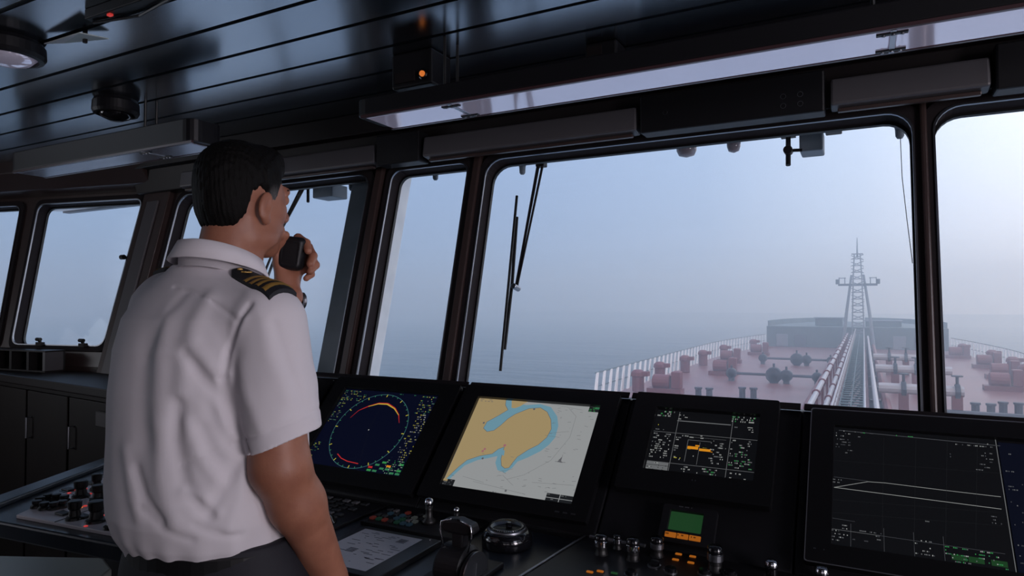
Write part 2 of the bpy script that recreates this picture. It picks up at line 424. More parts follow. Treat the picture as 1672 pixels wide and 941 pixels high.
bm = NB(); tube(bm, [(-1, 146, DZ + 18), (-1, 146, DZ + 21.8)], [.22, .07], 6); box(bm, (-2, 145.6, DZ + 18.5), (0, 146.4, DZ + 18.7)); obj('topmast', bm, MS['mast'], m)
# railings along both sides: leaning white stays and a top rail
def rail(side, y0, y1, label):
    r = empty('deck_railing', (SX + side * hw(y0), y0, DZ), label, 'railing')
    n = 46; P = []
    for k in range(n + 1):
        y = y0 + (y1 - y0) * k / n; x = SX + side * (hw(y) - .2); P.append(Vector((x, y, DZ)))
    for k, p in enumerate(P):
        bm = NB(); w = .34
        prism(bm, [p + Vector((0, -w, 0)), p + Vector((0, w, 0)), p + Vector((0, w + .6, 2.5)), p + Vector((0, .6 - w * .3, 2.5))], (side * -.12, 0, 0))
        obj('stanchion', bm, MS['white'], r)
    for h in (1.2, 2.5):
        bm = NB(); tube(bm, [p + Vector((0, .3, h)) for p in P], .06, 5); obj('rail', bm, MS['green'], r)
rail(-1, 58, 147, 'white deck railing with leaning stays along the port edge of the red deck')
rail(1, 58, 147, 'white deck railing along the starboard edge of the deck, right of the window post')
# central catwalk and long pipes
cw = empty('catwalk', (-.9, 30, -4.4), 'raised grey catwalk running along the centre line towards the foremast', 'catwalk')
bm = NB()
for k in range(96): box(bm, (-1.3, 28 + k * 1.2, -4.46), (-.1, 28.3 + k * 1.2, -4.40))
for x in (-1.35, -.75, -.1): box(bm, (x, 28, -4.52), (x + .07, 143, -4.38))
obj('walkway', bm, MS['green'], cw)
for s in (-1.4, .0):
    bm = NB()
    tube(bm, [(s, 28, -3.4), (s, 143, -3.4)], .05, 5); tube(bm, [(s, 28, -3.9), (s, 143, -3.9)], .035, 5)
    for k in range(57): box(bm, (s - .03, 28 + k * 2 - .03, -4.4), (s + .03, 28 + k * 2 + .03, -3.4))
    obj('handrail', bm, MS['pipe'], cw)
for k in range(20):
    bm = NB(); y = 30 + k * 5.7
    tube(bm, [(-1.4, y, DZ), (-1.2, y, -4.5)], .13, 6); tube(bm, [(0, y, DZ), (-.2, y, -4.5)], .13, 6); tube(bm, [(-1.4, y, DZ + 1), (-.1, y, -4.6)], .08, 5)
    obj('trestle', bm, MS['dark'], cw)
for x, z, r, lab in ((-2.75, -4.3, .17, 'outer'), (-2.05, -4.6, .15, 'inner')):
    p = empty('deck_pipe', (x, 28, z), 'long white deck pipe on trestles, %s of the pair left of the catwalk' % lab, 'pipe')
    bm = NB(); tube(bm, [(x, 28, z), (x, 142, z)], r, 8); obj('pipe_run', bm, MS['pipe'], p)
    for k in range(16):
        bm = NB(); y = 33 + k * 7; tube(bm, [(x, y, DZ), (x, y, z - r)], .1, 6); cyl(bm, (x, y - .2, z), r + .1, .2, (0, 1, 0), 10); obj('pipe_support', bm, MS['redm'], p)
for x, z, r, m_, lab in ((.62, -4.7, .16, 'pipe', 'long white deck pipe just right of the catwalk'), (1.5, -6.4, .3, 'redm', 'low red cargo pipe right of the catwalk'), (-4.1, -6.6, .25, 'redm', 'low red cargo pipe left of the white pipes')):
    p = empty('deck_pipe', (x, 28, z), lab, 'pipe')
    bm = NB(); tube(bm, [(x, 28, z), (x, 140, z)], r, 8); obj('pipe_run', bm, MS[m_], p)
    for k in range(14):
        bm = NB(); y = 34 + k * 7.6; box(bm, (x - .3, y, DZ), (x + .3, y + .4, z - r + .05)); obj('pipe_support', bm, MS['dark'], p)
# cross manifolds: white transverse pipes with valves right of the catwalk
for y, x1, z in ((62, 6.8, -5.4), (78, 7.6, -5.2), (96, 7.0, -5.3)):
    p = empty('cargo_manifold', (1, y, DZ), 'white transverse cargo pipe with valves right of the catwalk, %s' % {62: 'nearest of three', 78: 'middle of three', 96: 'farthest of three'}[y], 'manifold')
    bm = NB(); tube(bm, [(1, y, z), (x1, y, z)], .42, 10); obj('pipe_run', bm, MS['pipe'], p)
    for q in (2.6, 4.4, 6.2):
        bm = NB(); cyl(bm, (q, y, z), .6, .35, (1, 0, 0), 12); tube(bm, [(q + .17, y, z), (q + .17, y, z + 1.2)], .12, 6); cyl(bm, (q + .17, y, z + 1.15), .4, .1, seg=12); obj('valve', bm, MS['dark'], p)
        bm = NB(); box(bm, (q - .2, y - .3, DZ), (q + .5, y + .3, z - .3)); obj('pipe_support', bm, MS['redm'], p)
# dark valve stations left of the catwalk
def valve_station(x, y, label):
    p = empty('valve_station', (x, y, DZ), label, 'valve station')
    bm = NB(); tube(bm, [(x - 5, y, DZ + .9), (x + 4, y, DZ + .9)], .16, 8); obj('pipe_run', bm, MS['dark'], p)
    for q, s in ((-5, .8), (-.4, 1.2), (.9, .9), (4, .7)):
        bm = NB(); cyl(bm, (x + q, y - .4, DZ + .9), s * .75, .8, (0, 1, 0), 12); box(bm, (x + q - .35 * s, y - .4, DZ), (x + q + .35 * s, y + .4, DZ + 1)); tube(bm, [(x + q, y, DZ + 1), (x + q, y, DZ + 1 + s)], .13, 6); obj('valve', bm, MS['dark'], p)
    return p
valve_station(-8.6, 80, 'dark valve station on the red deck left of the white pipes, nearer one')
valve_station(-8.2, 104, 'dark valve station on the red deck left of the white pipes, farther one')
# red winches, mooring bitts and ventilators along both sides
def winch(x, y, label):
    p = empty('deck_winch', (x, y, DZ), label, 'winch', 'red deck winches')
    bm = NB(); box(bm, (x - 1.7, y - .8, DZ), (x + 1.7, y + .8, DZ + .5)); obj('base', bm, MS['redm'], p)
    bm = NB(); cyl(bm, (x - 1.2, y, DZ + 1.1), .75, 1.7, (1, 0, 0), 14); obj('drum', bm, MS['redm'], p)
    bm = NB(); box(bm, (x + .7, y - .6, DZ + .5), (x + 1.6, y + .6, DZ + 2.2)); obj('gearbox', bm, MS['redm'], p, bevel=.1)
def vent(x, y, label, h=2.0):
    p = empty('ventilator', (x, y, DZ), label, 'ventilator', 'red deck ventilators')
    bm = NB(); cyl(bm, (x, y, DZ), .62, h * .8, seg=12); obj('trunk', bm, MS['redm'], p)
    bm = NB(); lathe(bm, [(.6, 0), (.75, .15), (.7, .5), (.4, .75), (0, .8)], (x, y, DZ + h * .72), seg=12); box(bm, (x + .2, y - .4, DZ + h * .8), (x + 1.1, y + .4, DZ + h * 1.02)); obj('cowl', bm, MS['redm'], p)
wl = ['nearest', 'second nearest', 'third', 'farthest']
for k, (x, y) in enumerate(((-17.6, 66), (-15.6, 86), (-18, 104), (-16.2, 122))): winch(x, y, 'red winch inside the port railing, %s of four' % wl[k])
for k, (x, y) in enumerate(((12.6, 84), (14.5, 97), (15, 112), (13.5, 130))): winch(x, y, 'red winch inside the starboard railing, %s of four' % wl[k])
for k, (x, y) in enumerate(((-20.4, 66), (-20.9, 76), (-20.6, 87), (-20.6, 98), (-20.2, 112), (-18.4, 132))): vent(x, y, 'red mushroom ventilator at the port railing, number %s from the near end' % 'one two three four five six'.split()[k])
for k, (x, y) in enumerate(((15.8, 92), (16.6, 104), (16.4, 118), (14.6, 134))): vent(x, y, 'red mushroom ventilator at the starboard railing, number %s from the near end' % 'one two three four'.split()[k])
# small dark bitts nearest the bridge
def bitt(x, y, label):
    p = empty('mooring_bitt', (x, y, DZ), label, 'bitt', 'dark bitts on the near deck')
    bm = NB(); box(bm, (x - .9, y - .3, DZ), (x + .9, y + .3, DZ + .15)); obj('base', bm, MS['dark'], p)
    for s in (-.5, .5):
        bm = NB(); lathe(bm, [(.28, 0), (.28, .8), (.36, .85), (.36, 1), (0, 1)], (x + s, y, DZ + .15), seg=10); obj('bollard', bm, MS['dark'], p)
for x, y, l in ((-13.2, 63, 'small dark double bitt on the near red deck, left of the valve stations'), (-9.6, 65, 'small dark double bitt on the near red deck, left of the white pipes'), (8.2, 63.5, 'small dark double bitt on the near deck right of the window post'), (10.2, 65, 'larger-looking dark double bitt right of the window post, beside the smaller one')): bitt(x, y, l)
cf_ = empty('cross_pipe', (0, 62, DZ), 'low dark pipe crossing the near deck right of the window post', 'pipe')
bm = NB(); tube(bm, [(5, 61.6, DZ + .5), (17, 61.6, DZ + .5)], .22, 8); obj('pipe_run', bm, MS['dark'], cf_)
for q in (6, 9, 12, 15):
    bm = NB(); box(bm, (q - .2, 61.4, DZ), (q + .2, 61.8, DZ + .35)); obj('pipe_support', bm, MS['dark'], cf_)
# ------------------------------------------------------------------ main console
def hit(px, py, P, n):
    """where the sight line through a photo pixel meets a real plane"""
    r = cf + cr * ((px - 836) / FPX) + cu * ((470.5 - py) / FPX); n = Vector(n)
    return CAM + r * ((Vector(P) - CAM).dot(n) / r.dot(n))
BS = math.radians(46)
B0 = Vector((0, 1.84, 1.20)); BD = Vector((0, -math.cos(BS), -math.sin(BS))); BN = Vector((0, -math.sin(BS), math.cos(BS)))
def bk(x, s, h=0): return Vector((x, 0, 0)) + B0 + BD * s + BN * h
def bxs(px, py):
    w = hit(px, py, B0, BN); return (w.x, (w - B0).dot(BD))
DK = .88
def dk(px, py, z=DK): return hit(px, py, (0, 0, z), (0, 0, 1))

con = empty('bridge_console', (-.2, 1.5, 0), 'long black navigation console with sloping display bank and flat desk, under the front windows', 'console')
bm = NB()
XA, XB = -1.86, 2.3
prof = [(1.93, 0), (1.93, 1.188), (1.845, 1.196), (1.84, 1.19), (1.553, .893), (1.545, .80), (1.42, .76), (1.42, 0)]
# bank segments with thin joints
cuts = [XA, -1.13, -.59, -.14, XB]
for a, b in zip(cuts, cuts[1:]):
    prism(bm, [(a + .0015, y, z) for y, z in prof], (b - a - .003, 0, 0), 0)
obj('display_bank', bm, MT['black'], con, bevel=.004)
for k, (a, b) in enumerate(zip(cuts, cuts[1:])):
    bm = NB(); prism(bm, [bk(a + .004, -.012, .002), bk(b - .004, -.012, .002), bk(b - .004, .006, .004), bk(a + .004, .006, .004)], (0, .0, .005)); obj('top_edge_trim', bm, MT['alu'] if 0 else MT['trim'], con, bevel=.001)
bm = NB()
desk = [(-2.24, .93), (-1.58, 1.0), (-1.45, 1.095), (XB, 1.095), (XB, 1.56), (-1.86, 1.56), (-2.62, 1.72)]
prism(bm, [(x, y, DK - .045) for x, y in desk], (0, 0, .045)); obj('desktop', bm, MT['consol'], con, bevel=.006)
bm = NB(); prism(bm, [(x, y, 0) for x, y in ((-1.60, 1.30), (XB, 1.30), (XB, 1.45), (-1.60, 1.45))], (0, 0, DK - .045)); obj('front_panel', bm, MT['black'], con)
bm = NB(); prism(bm, [(-2.52, 1.45, .0), (-1.6, 1.43, .0), (-1.6, 1.54, .0), (-2.56, 1.62, .0)], (0, 0, DK - .046)); obj('side_panel', bm, MT['black'], con)
# raised rim along the splayed left end of the desk
bm = NB()
prism(bm, [(-2.24, .93, DK), (-2.17, .955, DK), (-2.545, 1.70, DK), (-2.62, 1.72, DK)], (0, 0, .016)); obj('desk_rim', bm, MT['consol'], con, bevel=.005)
# triangular blank at the port end of the bank
bm = NB(); prism(bm, [bk(-1.855, .02, .001), bk(-1.69, .02, .001), bk(-1.69, .38, .001), bk(-1.855, .38, .001)], BN * .012); obj('blank_panel', bm, MT['gloss'], con, bevel=.002)

def qd(bm, pts, h, mi):
    f = bm.faces.new([bm.verts.new(bk(x, s, h)) for x, s in pts]); f.material_index = mi; return f
def rect(bm, x0, s0, x1, s1, h, mi): qd(bm, [(x0, s0), (x1, s0), (x1, s1), (x0, s1)], h, mi)
def line(bm, a, b, w, h, mi):
    a, b = Vector((*a, 0)), Vector((*b, 0)); n = Vector((-(b - a).y, (b - a).x, 0)).normalized() * w / 2
    qd(bm, [tuple(p)[:2] for p in (a - n, b - n, b + n, a + n)], h, mi)
def marks(bm, x0, s0, x1, s1, h, mis, pitch=.0062, ht=.0028, fill=.62, rnd=random):
    """rows of tiny read-out marks, too small to be legible in the photo"""
    s = s0
    while s + ht < s1:
        x = x0
        while x < x1:
            w = rnd.uniform(.003, .014)
            if rnd.random() < fill and x + w < x1:
                n = max(1, int(w / .0026))
                for k in range(n):
                    if rnd.random() < .85: rect(bm, x + k * .0026, s + rnd.uniform(0, .0006), x + k * .0026 + .0018, s + ht, h, rnd.choice(mis))
            x += w + rnd.uniform(.001, .006)
        s += pitch
def disc(bm, c, r0, r1, h, mi, n=72, a0=0, a1=2 * PI):
    for k in range(n):
        a, b = a0 + (a1 - a0) * k / n, a0 + (a1 - a0) * (k + 1) / n
        R0, R1 = (r0, r1) if not callable(r0) else (r0, r1)
        if r0 <= 0: f = [(c[0], c[1])] + [(c[0] + r1 * math.cos(t), c[1] + r1 * math.sin(t)) for t in (a, b)]
        else: f = [(c[0] + r * math.cos(t), c[1] + r * math.sin(t)) for r, t in ((r0, a), (r1, a), (r1, b), (r0, b))]
        qd(bm, f, h, mi)
def upfix(me):
    for p in me.polygons:
        if p.normal.dot(BN) < 0: p.flip()
def screen(bm, mats, parent, name='screen'):
    me = bpy.data.meshes.new(name); bm.to_mesh(me); bm.free(); upfix(me); return link(name, me, mats, parent)
def monitor(label, x0, s0, x1, s1, sx0, ss0, sx1, ss1, lift=.004, thick=.02, r=.006, edge='bezel'):
    """housing with a raised bezel around the opening for the screen"""
    t = empty('display', bk((x0 + x1) / 2, s1, 0), label, 'display')
    f = lambda u, v, w=0: bk(u, v, lift + w)
    bm = NB()
    holed(bm, rrect(x0, s0, x1, s1, r, 4), [rrect(sx0 - .002, ss0 - .002, sx1 + .002, ss1 + .002, .002, 2)], f, thick)
    obj('bezel', bm, MT[edge], t, bevel=.0015)
    bm = NB(); box(bm, (0, 0, 0), (1, 1, 1))
    for v in bm.verts:
        u, w, h = v.co; v.co = bk(x0 + .01 + (x1 - x0 - .02) * u, s0 + .01 + (s1 - s0 - .02) * w, .001 + (lift + thick * .35 - .001) * h)
    obj('housing', bm, MT['black'], t)
    return t, lift + thick * .42
E_ = dict(
    navy=emit('radar_navy', (.0016, .0025, .011)), green=emit('radar_green', (.03, .16, .07)), yel=emit('radar_yellow', (.42, .38, .04)),
    red=emit('radar_red', (.42, .02, .02)), ring=emit('radar_ring', (.03, .10, .11)), wht=emit('readout_white', (.30, .31, .30)), org=emit('readout_orange', (.60, .22, .01)),
    sea=emit('chart_water', (.27, .28, .285)), land=emit('chart_land', (.32, .24, .12)), shal=emit('chart_shallows', (.13, .26, .33)), ink=emit('chart_ink', (.10, .10, .11)),
    dk=emit('screen_black', (.0035, .0038, .005)), dk2=emit('screen_grey', (.011, .012, .014)), gry=emit('readout_grey', (.12, .125, .13)), grn=emit('readout_green', (.03, .22, .06)),
    lcd=emit('lcd_green', (.010, .042, .014)), dim=emit('readout_dim', (.05, .053, .06)), blu=emit('side_blue', (.002, .003, .009)), mag=emit('chart_magenta', (.30, .12, .14)),
    key=emit('orange_key_light', (.30, .085, .008)), led=emit('red_indicator', (.42, .03, .025)), amber=emit('amber_lamp', (.62, .16, .03), 1.0), cyan=emit('cyan_indicator', (.3, .6, .8)),
)
EL = list(E_); EM = [E_[k] for k in EL]; I = {k: i for i, k in enumerate(EL)}

# --- radar display, left
t, h = monitor('radar display with dark blue scope and green bearing ring, leftmost screen of the console', -1.66, .012, -1.145, .405, -1.605, .056, -1.212, .352)
bm = NB(); rect(bm, -1.607, .054, -1.210, .354, h, I['navy'])
c = bxs(605, 706); RR = .141
disc(bm, c, RR - .0012, RR + .0008, h + .0004, I['ring'])
disc(bm, c, 0, .0022, h + .0006, I['wht'], 12)
for k in range(36):
    a = k * PI / 18; q = .006 if k % 3 else .010
    line(bm, (c[0] + (RR - q) * math.cos(a), c[1] + (RR - q) * math.sin(a)), (c[0] + RR * math.cos(a), c[1] + RR * math.sin(a)), .0026, h + .0005, I['yel'] if k % 3 == 0 else I['green'])
rnd = random.Random(3)
arc = [bxs(480 + x / 2.76, 600 + y / 2.76) for x, y in ((262, 238), (300, 205), (345, 186), (390, 174), (430, 176), (462, 196), (480, 225), (482, 262))]
wd = [.001, .002, .004, .007, .008, .006, .003, .001]
for i in range(7):
    for j in range(6):
        u = j / 6; v = (j + 1) / 6
        p = Vector(arc[i]).lerp(Vector(arc[i + 1]), u); q = Vector(arc[i]).lerp(Vector(arc[i + 1]), v); w = wd[i] + (wd[i + 1] - wd[i]) * u
        line(bm, p, q, w, h + .0007, I['red'])
        if 2 <= i <= 5: line(bm, p + Vector((0, .0015)), q + Vector((0, .0015)), w * .5, h + .0009, I['yel'])
arc = [bxs(480 + x / 2.76, 600 + y / 2.76) for x, y in ((205, 400), (222, 420), (250, 434), (298, 445))]
for p, q in zip(arc, arc[1:]): line(bm, p, q, .0028, h + .0007, I['red'])
line(bm, c, bxs(634, 650), .0006, h + .0005, I['dk2']); line(bm, c, bxs(590, 760), .0006, h + .0005, I['dk2'])
for a in ((-1.602, .06, -1.50, .10), (-1.602, .1, -1.565, .19)): marks(bm, *a, h + .0008, [I['green'], I['green'], I['yel'], I['gry']], fill=.5)
marks(bm, -1.602, .27, -1.57, .345, h + .0008, [I['green'], I['yel']], fill=.45)
marks(bm, -1.37, .058, -1.25, .064, h + .0008, [I['green']], fill=.5)
for a, m_ in (((-1.275, .06, -1.215, .13), ['green', 'yel', 'gry']), ((-1.258, .13, -1.215, .22), ['gry', 'wht', 'yel']), ((-1.268, .22, -1.215, .30), ['gry', 'gry', 'yel'])):
    marks(bm, *a, h + .0008, [I[x] for x in m_], pitch=.008, ht=.0036, fill=.7)
for k in range(4):
    for j in range(6):
        if j + k < 2: continue
        rect(bm, -1.345 + j * .0215, .308 + k * .0105, -1.345 + j * .0215 + .016, .308 + k * .0105 + .0065, h + .0006, rnd.choice([I['navy'], I['grn'], I['green'], I['org'] if (j in (1, 2, 3) and k < 2) else I['green'], I['red'] if j == 0 and k == 2 else I['navy']]))
marks(bm, -1.285, .30, -1.214, .35, h + .001, [I['wht'], I['grn']], fill=.5)
screen(bm, EM, t)

# --- electronic chart display
t, h = monitor('electronic chart display showing a brown coastline and grey sea, second screen from the left', -1.125, .008, -.612, .400, -1.064, .052, -.665, .356)
bm = NB(); rect(bm, -1.066, .050, -.663, .358, h, I['sea'])
def cpt(l): return [bxs(680 + x / 2.93, 620 + y / 2.93) for x, y in l]
CX0, CX1, CS0, CS1 = -1.066, -.663, .050, .358
def cl(pts): return [(min(max(x, CX0), CX1), min(max(s, CS0), CS1)) for x, s in pts]
qd(bm, cl(cpt([(300, 100), (465, 110), (530, 135), (600, 130), (650, 145), (680, 190), (685, 235), (670, 290), (640, 325), (600, 355), (540, 385), (490, 405), (465, 435), (430, 458), (395, 445), (385, 410), (395, 378), (350, 388), (300, 397), (240, 422), (200, 457), (165, 490), (148, 492)])), h + .0004, I['shal'])
qd(bm, cl(cpt([(305, 100), (437, 108), (433, 135), (445, 158), (400, 185), (345, 215), (328, 245), (345, 262), (378, 256), (410, 232), (445, 200), (480, 178), (545, 152), (600, 148), (632, 168), (650, 205), (652, 250), (630, 290), (590, 325), (540, 350), (490, 383), (468, 410), (450, 435), (430, 438), (414, 425), (412, 392), (420, 362), (428, 335), (400, 345), (370, 368), (310, 378), (250, 398), (210, 430), (180, 458), (158, 480), (140, 492)])), h + .0008, I['land'])
qd(bm, cl(cpt([(468, 100), (545, 105), (528, 125), (505, 140), (478, 150), (462, 148)])), h + .0008, I['land'])
for lst in ([(437, 108), (433, 135), (445, 158), (400, 185), (345, 215), (328, 245), (345, 262), (378, 256), (410, 232), (445, 200), (480, 178), (545, 152), (600, 148), (632, 168), (650, 205), (652, 250), (630, 290), (590, 325), (540, 350), (490, 383), (468, 410), (450, 435), (430, 438), (414, 425), (412, 392), (420, 362), (428, 335), (400, 345), (370, 368), (310, 378), (250, 398), (210, 430), (180, 458), (162, 476)],):
    P_ = cl(cpt(lst))
    for p, q in zip(P_, P_[1:]): line(bm, p, q, .0013, h + .001, I['ink'])
qd(bm, cl(cpt([(418, 350), (430, 352), (426, 378), (415, 372)])), h + .0012, I['shal'])
rnd = random.Random(11)
for k in range(120):      # soundings and hairlines over the water
    x = rnd.uniform(CX0 + .01, CX1 - .01); s = rnd.uniform(CS0 + .01, CS1 - .012)
    if x < -.80 and s < .24 : continue
    if x < -.99 and s < .3: continue
    a = rnd.uniform(-.6, .5); L = rnd.uniform(.002, .012)
    line(bm, (x, s), (min(x + L, CX1), min(s + L * math.sin(a) * .6, CS1)), .0009, h + .0011, I['ink'] if rnd.random() < .5 else I['gry'])
for a, b in (((640, 270), (735, 262)), ((620, 280), (690, 290)), ((735, 150), (770, 190)), ((770, 190), (740, 290)), ((740, 290), (650, 400)), ((650, 400), (520, 470)), ((520, 470), (440, 490)), ((400, 455), (470, 440)), ((280, 500), (520, 560)), ((300, 540), (520, 578)), ((560, 505), (760, 520)), ((650, 130), (800, 160)), ((420, 470), (470, 520)), ((230, 475), (330, 505))):
    p, q = cpt([a, b]); line(bm, p, q, .0007, h + .0012, I['gry'])
p = cpt([(697, 400)])[0]
qd(bm, [(p[0] - .009, p[1] + .006), (p[0], p[1] - .011), (p[0] + .002, p[1] + .002), (p[0] + .008, p[1] + .007)], h + .0013, I['ink'])
for a, b in ((-.017, .02), ): line(bm, (p[0] - .015, p[1] + .005), (p[0] + .015, p[1] + .005), .0012, h + .0013, I['ink'])
line(bm, (p[0] + .001, p[1] - .018), (p[0] + .001, p[1] + .008), .0009, h + .0013, I['ink'])
for q in ((325, 355), (335, 345)): p = cpt([q])[0]; disc(bm, p, 0, .004, h + .0013, I['mag'], 8)
p = cpt([(430, 328)])[0]; disc(bm, p, 0, .0045, h + .0013, I['mag'], 8)
for q in ((570, 155), (325, 390), (435, 545), (330, 220)): p = cpt([q])[0]; disc(bm, p, 0, .0035, h + .0013, I['ink'], 8)
def cpanel(x0, s0, x1, s1, bg_, fg, **k):
    rect(bm, x0, s0, x1, s1, h + .0014, I[bg_]); marks(bm, x0 + .002, s0 + .002, x1 - .002, s1 - .0005, h + .0018, [I[fg]], **k)
cpanel(-.698, .051, -.663, .068, 'dk2', 'grn', pitch=.0055); cpanel(-.662 - .018, .051, -.663, .058, 'green', 'wht')
cpanel(-1.066, .334, -1.028, .357, 'dk2', 'gry'); rect(bm, -1.066, .334, -1.052, .341, h + .0019, I['land'])
for k in range(2):
    for j in range(2):
        cpanel(-.742 + k * .039, .332 + j * .013, -.742 + k * .039 + .037, .332 + j * .013 + .0115, 'dk2', 'gry')
marks(bm, -1.06, .052, -1.01, .062, h + .0012, [I['ink']], fill=.6); marks(bm, -.90, .350, -.85, .355, h + .0012, [I['ink']])
screen(bm, EM, t)
for k in range(3):
    bm = NB()
    for v in box(bm, (0, 0, 0), (1, 1, 1)): v.co = bk(-.70 + k * .022 + .012 * v.co.x, .383 + .003 * v.co.y, .022 + .004 * v.co.z)
    obj('button', bm, MT['steel'], t)

# --- conning display, in a thick lifted case
t, h = monitor('smaller conning display in a lifted black case with white and orange read-outs', -.560, .004, -.190, .300, -.496, .051, -.235, .237, lift=.012, thick=.026)
bm = NB(); rect(bm, -.498, .049, -.233, .239, h, I['dk'])
gx = [-.496, -.440, -.370, -.300, -.290, -.235]; W = I['wht']
for x0, s0, x1, s1, f in ((-.495, .052, -.445, .076, .7), (-.302, .052, -.236, .076, .75)): marks(bm, x0, s0, x1, s1, h + .0006, [W, W, I['gry'], I['grn']], pitch=.0066, ht=.0044, fill=f + .15)
marks(bm, -.438, .06, -.40, .076, h + .0006, [W], fill=.5)
rect(bm, -.440, .0785, -.303, .081, h + .0004, I['gry'])
for x in (-.438, -.300): rect(bm, x, .052, x + .0012, .237, h + .0005, I['gry'])
for s in (.118, .208): rect(bm, -.496, s, -.235, s + .001, h + .0005, I['gry'])
rect(bm, -.410, .126, -.3095, .1265, h + .0005, I['gry'])
rect(bm, -.403, .135, -.345, .136, h + .0005, I['gry']); rect(bm, -.403, .135, -.402, .20, h + .0005, I['gry']); rect(bm, -.372, .14, -.3712, .205, h + .0005, I['gry'])
for a, f, m_ in (((-.494, .123, -.442, .2), .55, ['wht', 'gry']), ((-.434, .123, -.402, .2), .4, ['wht', 'gry']), ((-.40, .119, -.35, .132), .5, ['wht']), ((-.345, .13, -.304, .2), .45, ['wht', 'gry', 'gry']), ((-.296, .123, -.237, .205), .6, ['wht', 'gry', 'gry', 'grn']), ((-.395, .18, -.375, .2), .5, ['wht']), ((-.43, .213, -.375, .236), .45, ['wht', 'gry']), ((-.368, .213, -.31, .236), .6, ['wht', 'grn', 'gry']), ((-.29, .216, -.245, .234), .6, ['wht'])):
    marks(bm, *a, h + .0007, [I[q] for q in m_], pitch=.0064, ht=.0034, fill=f)
rect(bm, -.496, .2095, -.440, .218, h + .0006, I['gry']); rect(bm, -.496, .219, -.440, .236, h + .0006, I['gry']); marks(bm, -.494, .211, -.442, .234, h + .0009, [I['dk'], I['wht']])
rect(bm, -.401, .154, -.374, .162, h + .0009, I['org']); rect(bm, -.371, .158, -.343, .165, h + .0009, I['org']); rect(bm, -.382, .149, -.372, .153, h + .0009, I['org']); rect(bm, -.343, .164, -.338, .1655, h + .0009, I['org'])
marks(bm, -.40, .1545, -.346, .164, h + .0011, [I['yel']], pitch=.004, ht=.001, fill=.3)
marks(bm, -.43, .19, -.41, .197, h + .001, [I['yel']], fill=.9)
marks(bm, -.296, .084, -.28, .09, h + .0007, [I['gry']]); marks(bm, -.262, .082, -.236, .1, h + .0007, [W], fill=.8); marks(bm, -.25, .104, -.236, .116, h + .0007, [W, I['gry']], fill=.6)
marks(bm, -.492, .084, -.47, .09, h + .0007, [W]); marks(bm, -.488, .096, -.48, .1, h + .0007, [I['yel']]); marks(bm, -.492, .11, -.45, .116, h + .0007, [I['gry']], fill=.3)
screen(bm, EM, t)
bm = NB()
marks(bm, -.385, .255, -.358, .261, .0386, [0], ht=.004, fill=.9); me = bpy.data.meshes.new('maker_mark'); bm.to_mesh(me); bm.free(); upfix(me); link('maker_mark', me, MT['steel'], t)

# --- big display on the right
t, h = monitor('large dark display with two pale trend lines and small read-outs, rightmost screen of the console', -.118, .010, .52, .405, -.064, .056, .46, .356)
bm = NB(); rect(bm, -.066, .054, .252, .358, h, I['dk']); rect(bm, .256, .060, .462, .358, h, I['blu']); rect(bm, .252, .054, .2535, .358, h + .0005, I['gry'])
def rp_(px, py): return bxs(px, py)
def rl(a, b, w, m_): line(bm, rp_(*a), rp_(*b), w, h + .0008, I[m_])
for a, b in (((1363, 801), (1417, 792)), ((1417, 792), (1445, 794)), ((1445, 794), (1540, 806)), ((1540, 806), (1633, 817))): rl(a, b, .0009, 'wht')
rl((1362, 801), (1445, 812), .0010, 'wht'); rl((1445, 812), (1634, 837), .0010, 'wht')
rl((1362, 784), (1417, 791), .0008, 'dim')
rl((1370, 708), (1632, 734), .0016, 'dim')
for px in (1440, 1492, 1543, 1592): rl((px + 3, 720), (px, 900), .0005, 'dk2')
for py in (765, 829, 850): rl((1360, py - 8), (1634, py + 14), .0005, 'dk2')
rl((1353, 850), (1396, 857), .0007, 'dim'); rl((1355, 868), (1437, 880), .0008, 'gry'); rl((1437, 880), (1640, 910), .0008, 'dim')
for a, f, m_ in (((-.062, .062, -.018, .085), .7, ['gry', 'dim', 'wht']), ((-.062, .086, -.025, .13), .55, ['gry', 'dim']), ((-.015, .075, .03, .083), .4, ['gry']), ((.175, .066, .25, .083), .7, ['gry', 'wht', 'dim']),
        ((.21, .09, .25, .14), .45, ['gry', 'dim']), ((.165, .1, .2, .12), .3, ['dim']), ((-.066, .195, -.045, .215), .8, ['gry']), ((.225, .24, .25, .262), .7, ['gry', 'dim']), ((-.06, .27, .24, .275), .25, ['gry', 'dim']),
        ((-.07, .305, -.03, .345), .65, ['gry', 'dim', 'wht']), ((-.026, .305, .03, .34), .5, ['gry', 'dim']), ((.088, .315, .13, .35), .5, ['gry', 'wht', 'dim']), ((.14, .32, .245, .355), .55, ['gry', 'wht', 'grn', 'green']), ((-.05, .063, .2, .07), .2, ['dim', 'grn']),
        ((.262, .08, .45, .09), .3, ['gry']), ((.262, .13, .40, .345), .42, ['gry', 'dim', 'dim'])):
    marks(bm, *a, h + .001, [I[q] for q in m_], pitch=.0072, ht=.0026, fill=f)
for x0 in (.150, .178, .215): rect(bm, x0, .335, x0 + .026, .347, h + .0008, I['lcd'])
for x in (-.03, .032, .086, .138): rect(bm, x, .30, x + .0008, .352, h + .0006, I['dim'])
screen(bm, EM, t)
bm = NB(); ring(bm, rrect(-.116, .012, .518, .403, .006, 4), offs(rrect(-.116, .012, .518, .403, .006, 4), .0018), lambda u, v, w=0: bk(u, v, w), .003, .0255); obj('edge_strip', bm, MT['alu'], t)
for a in ((-.10, .372),):
    bm = NB(); marks(bm, a[0], a[1], a[0] + .03, a[1] + .006, .0246, [0], fill=.9); me = bpy.data.meshes.new('maker_mark'); bm.to_mesh(me); bm.free(); upfix(me); link('maker_mark', me, MT['steel'], t)

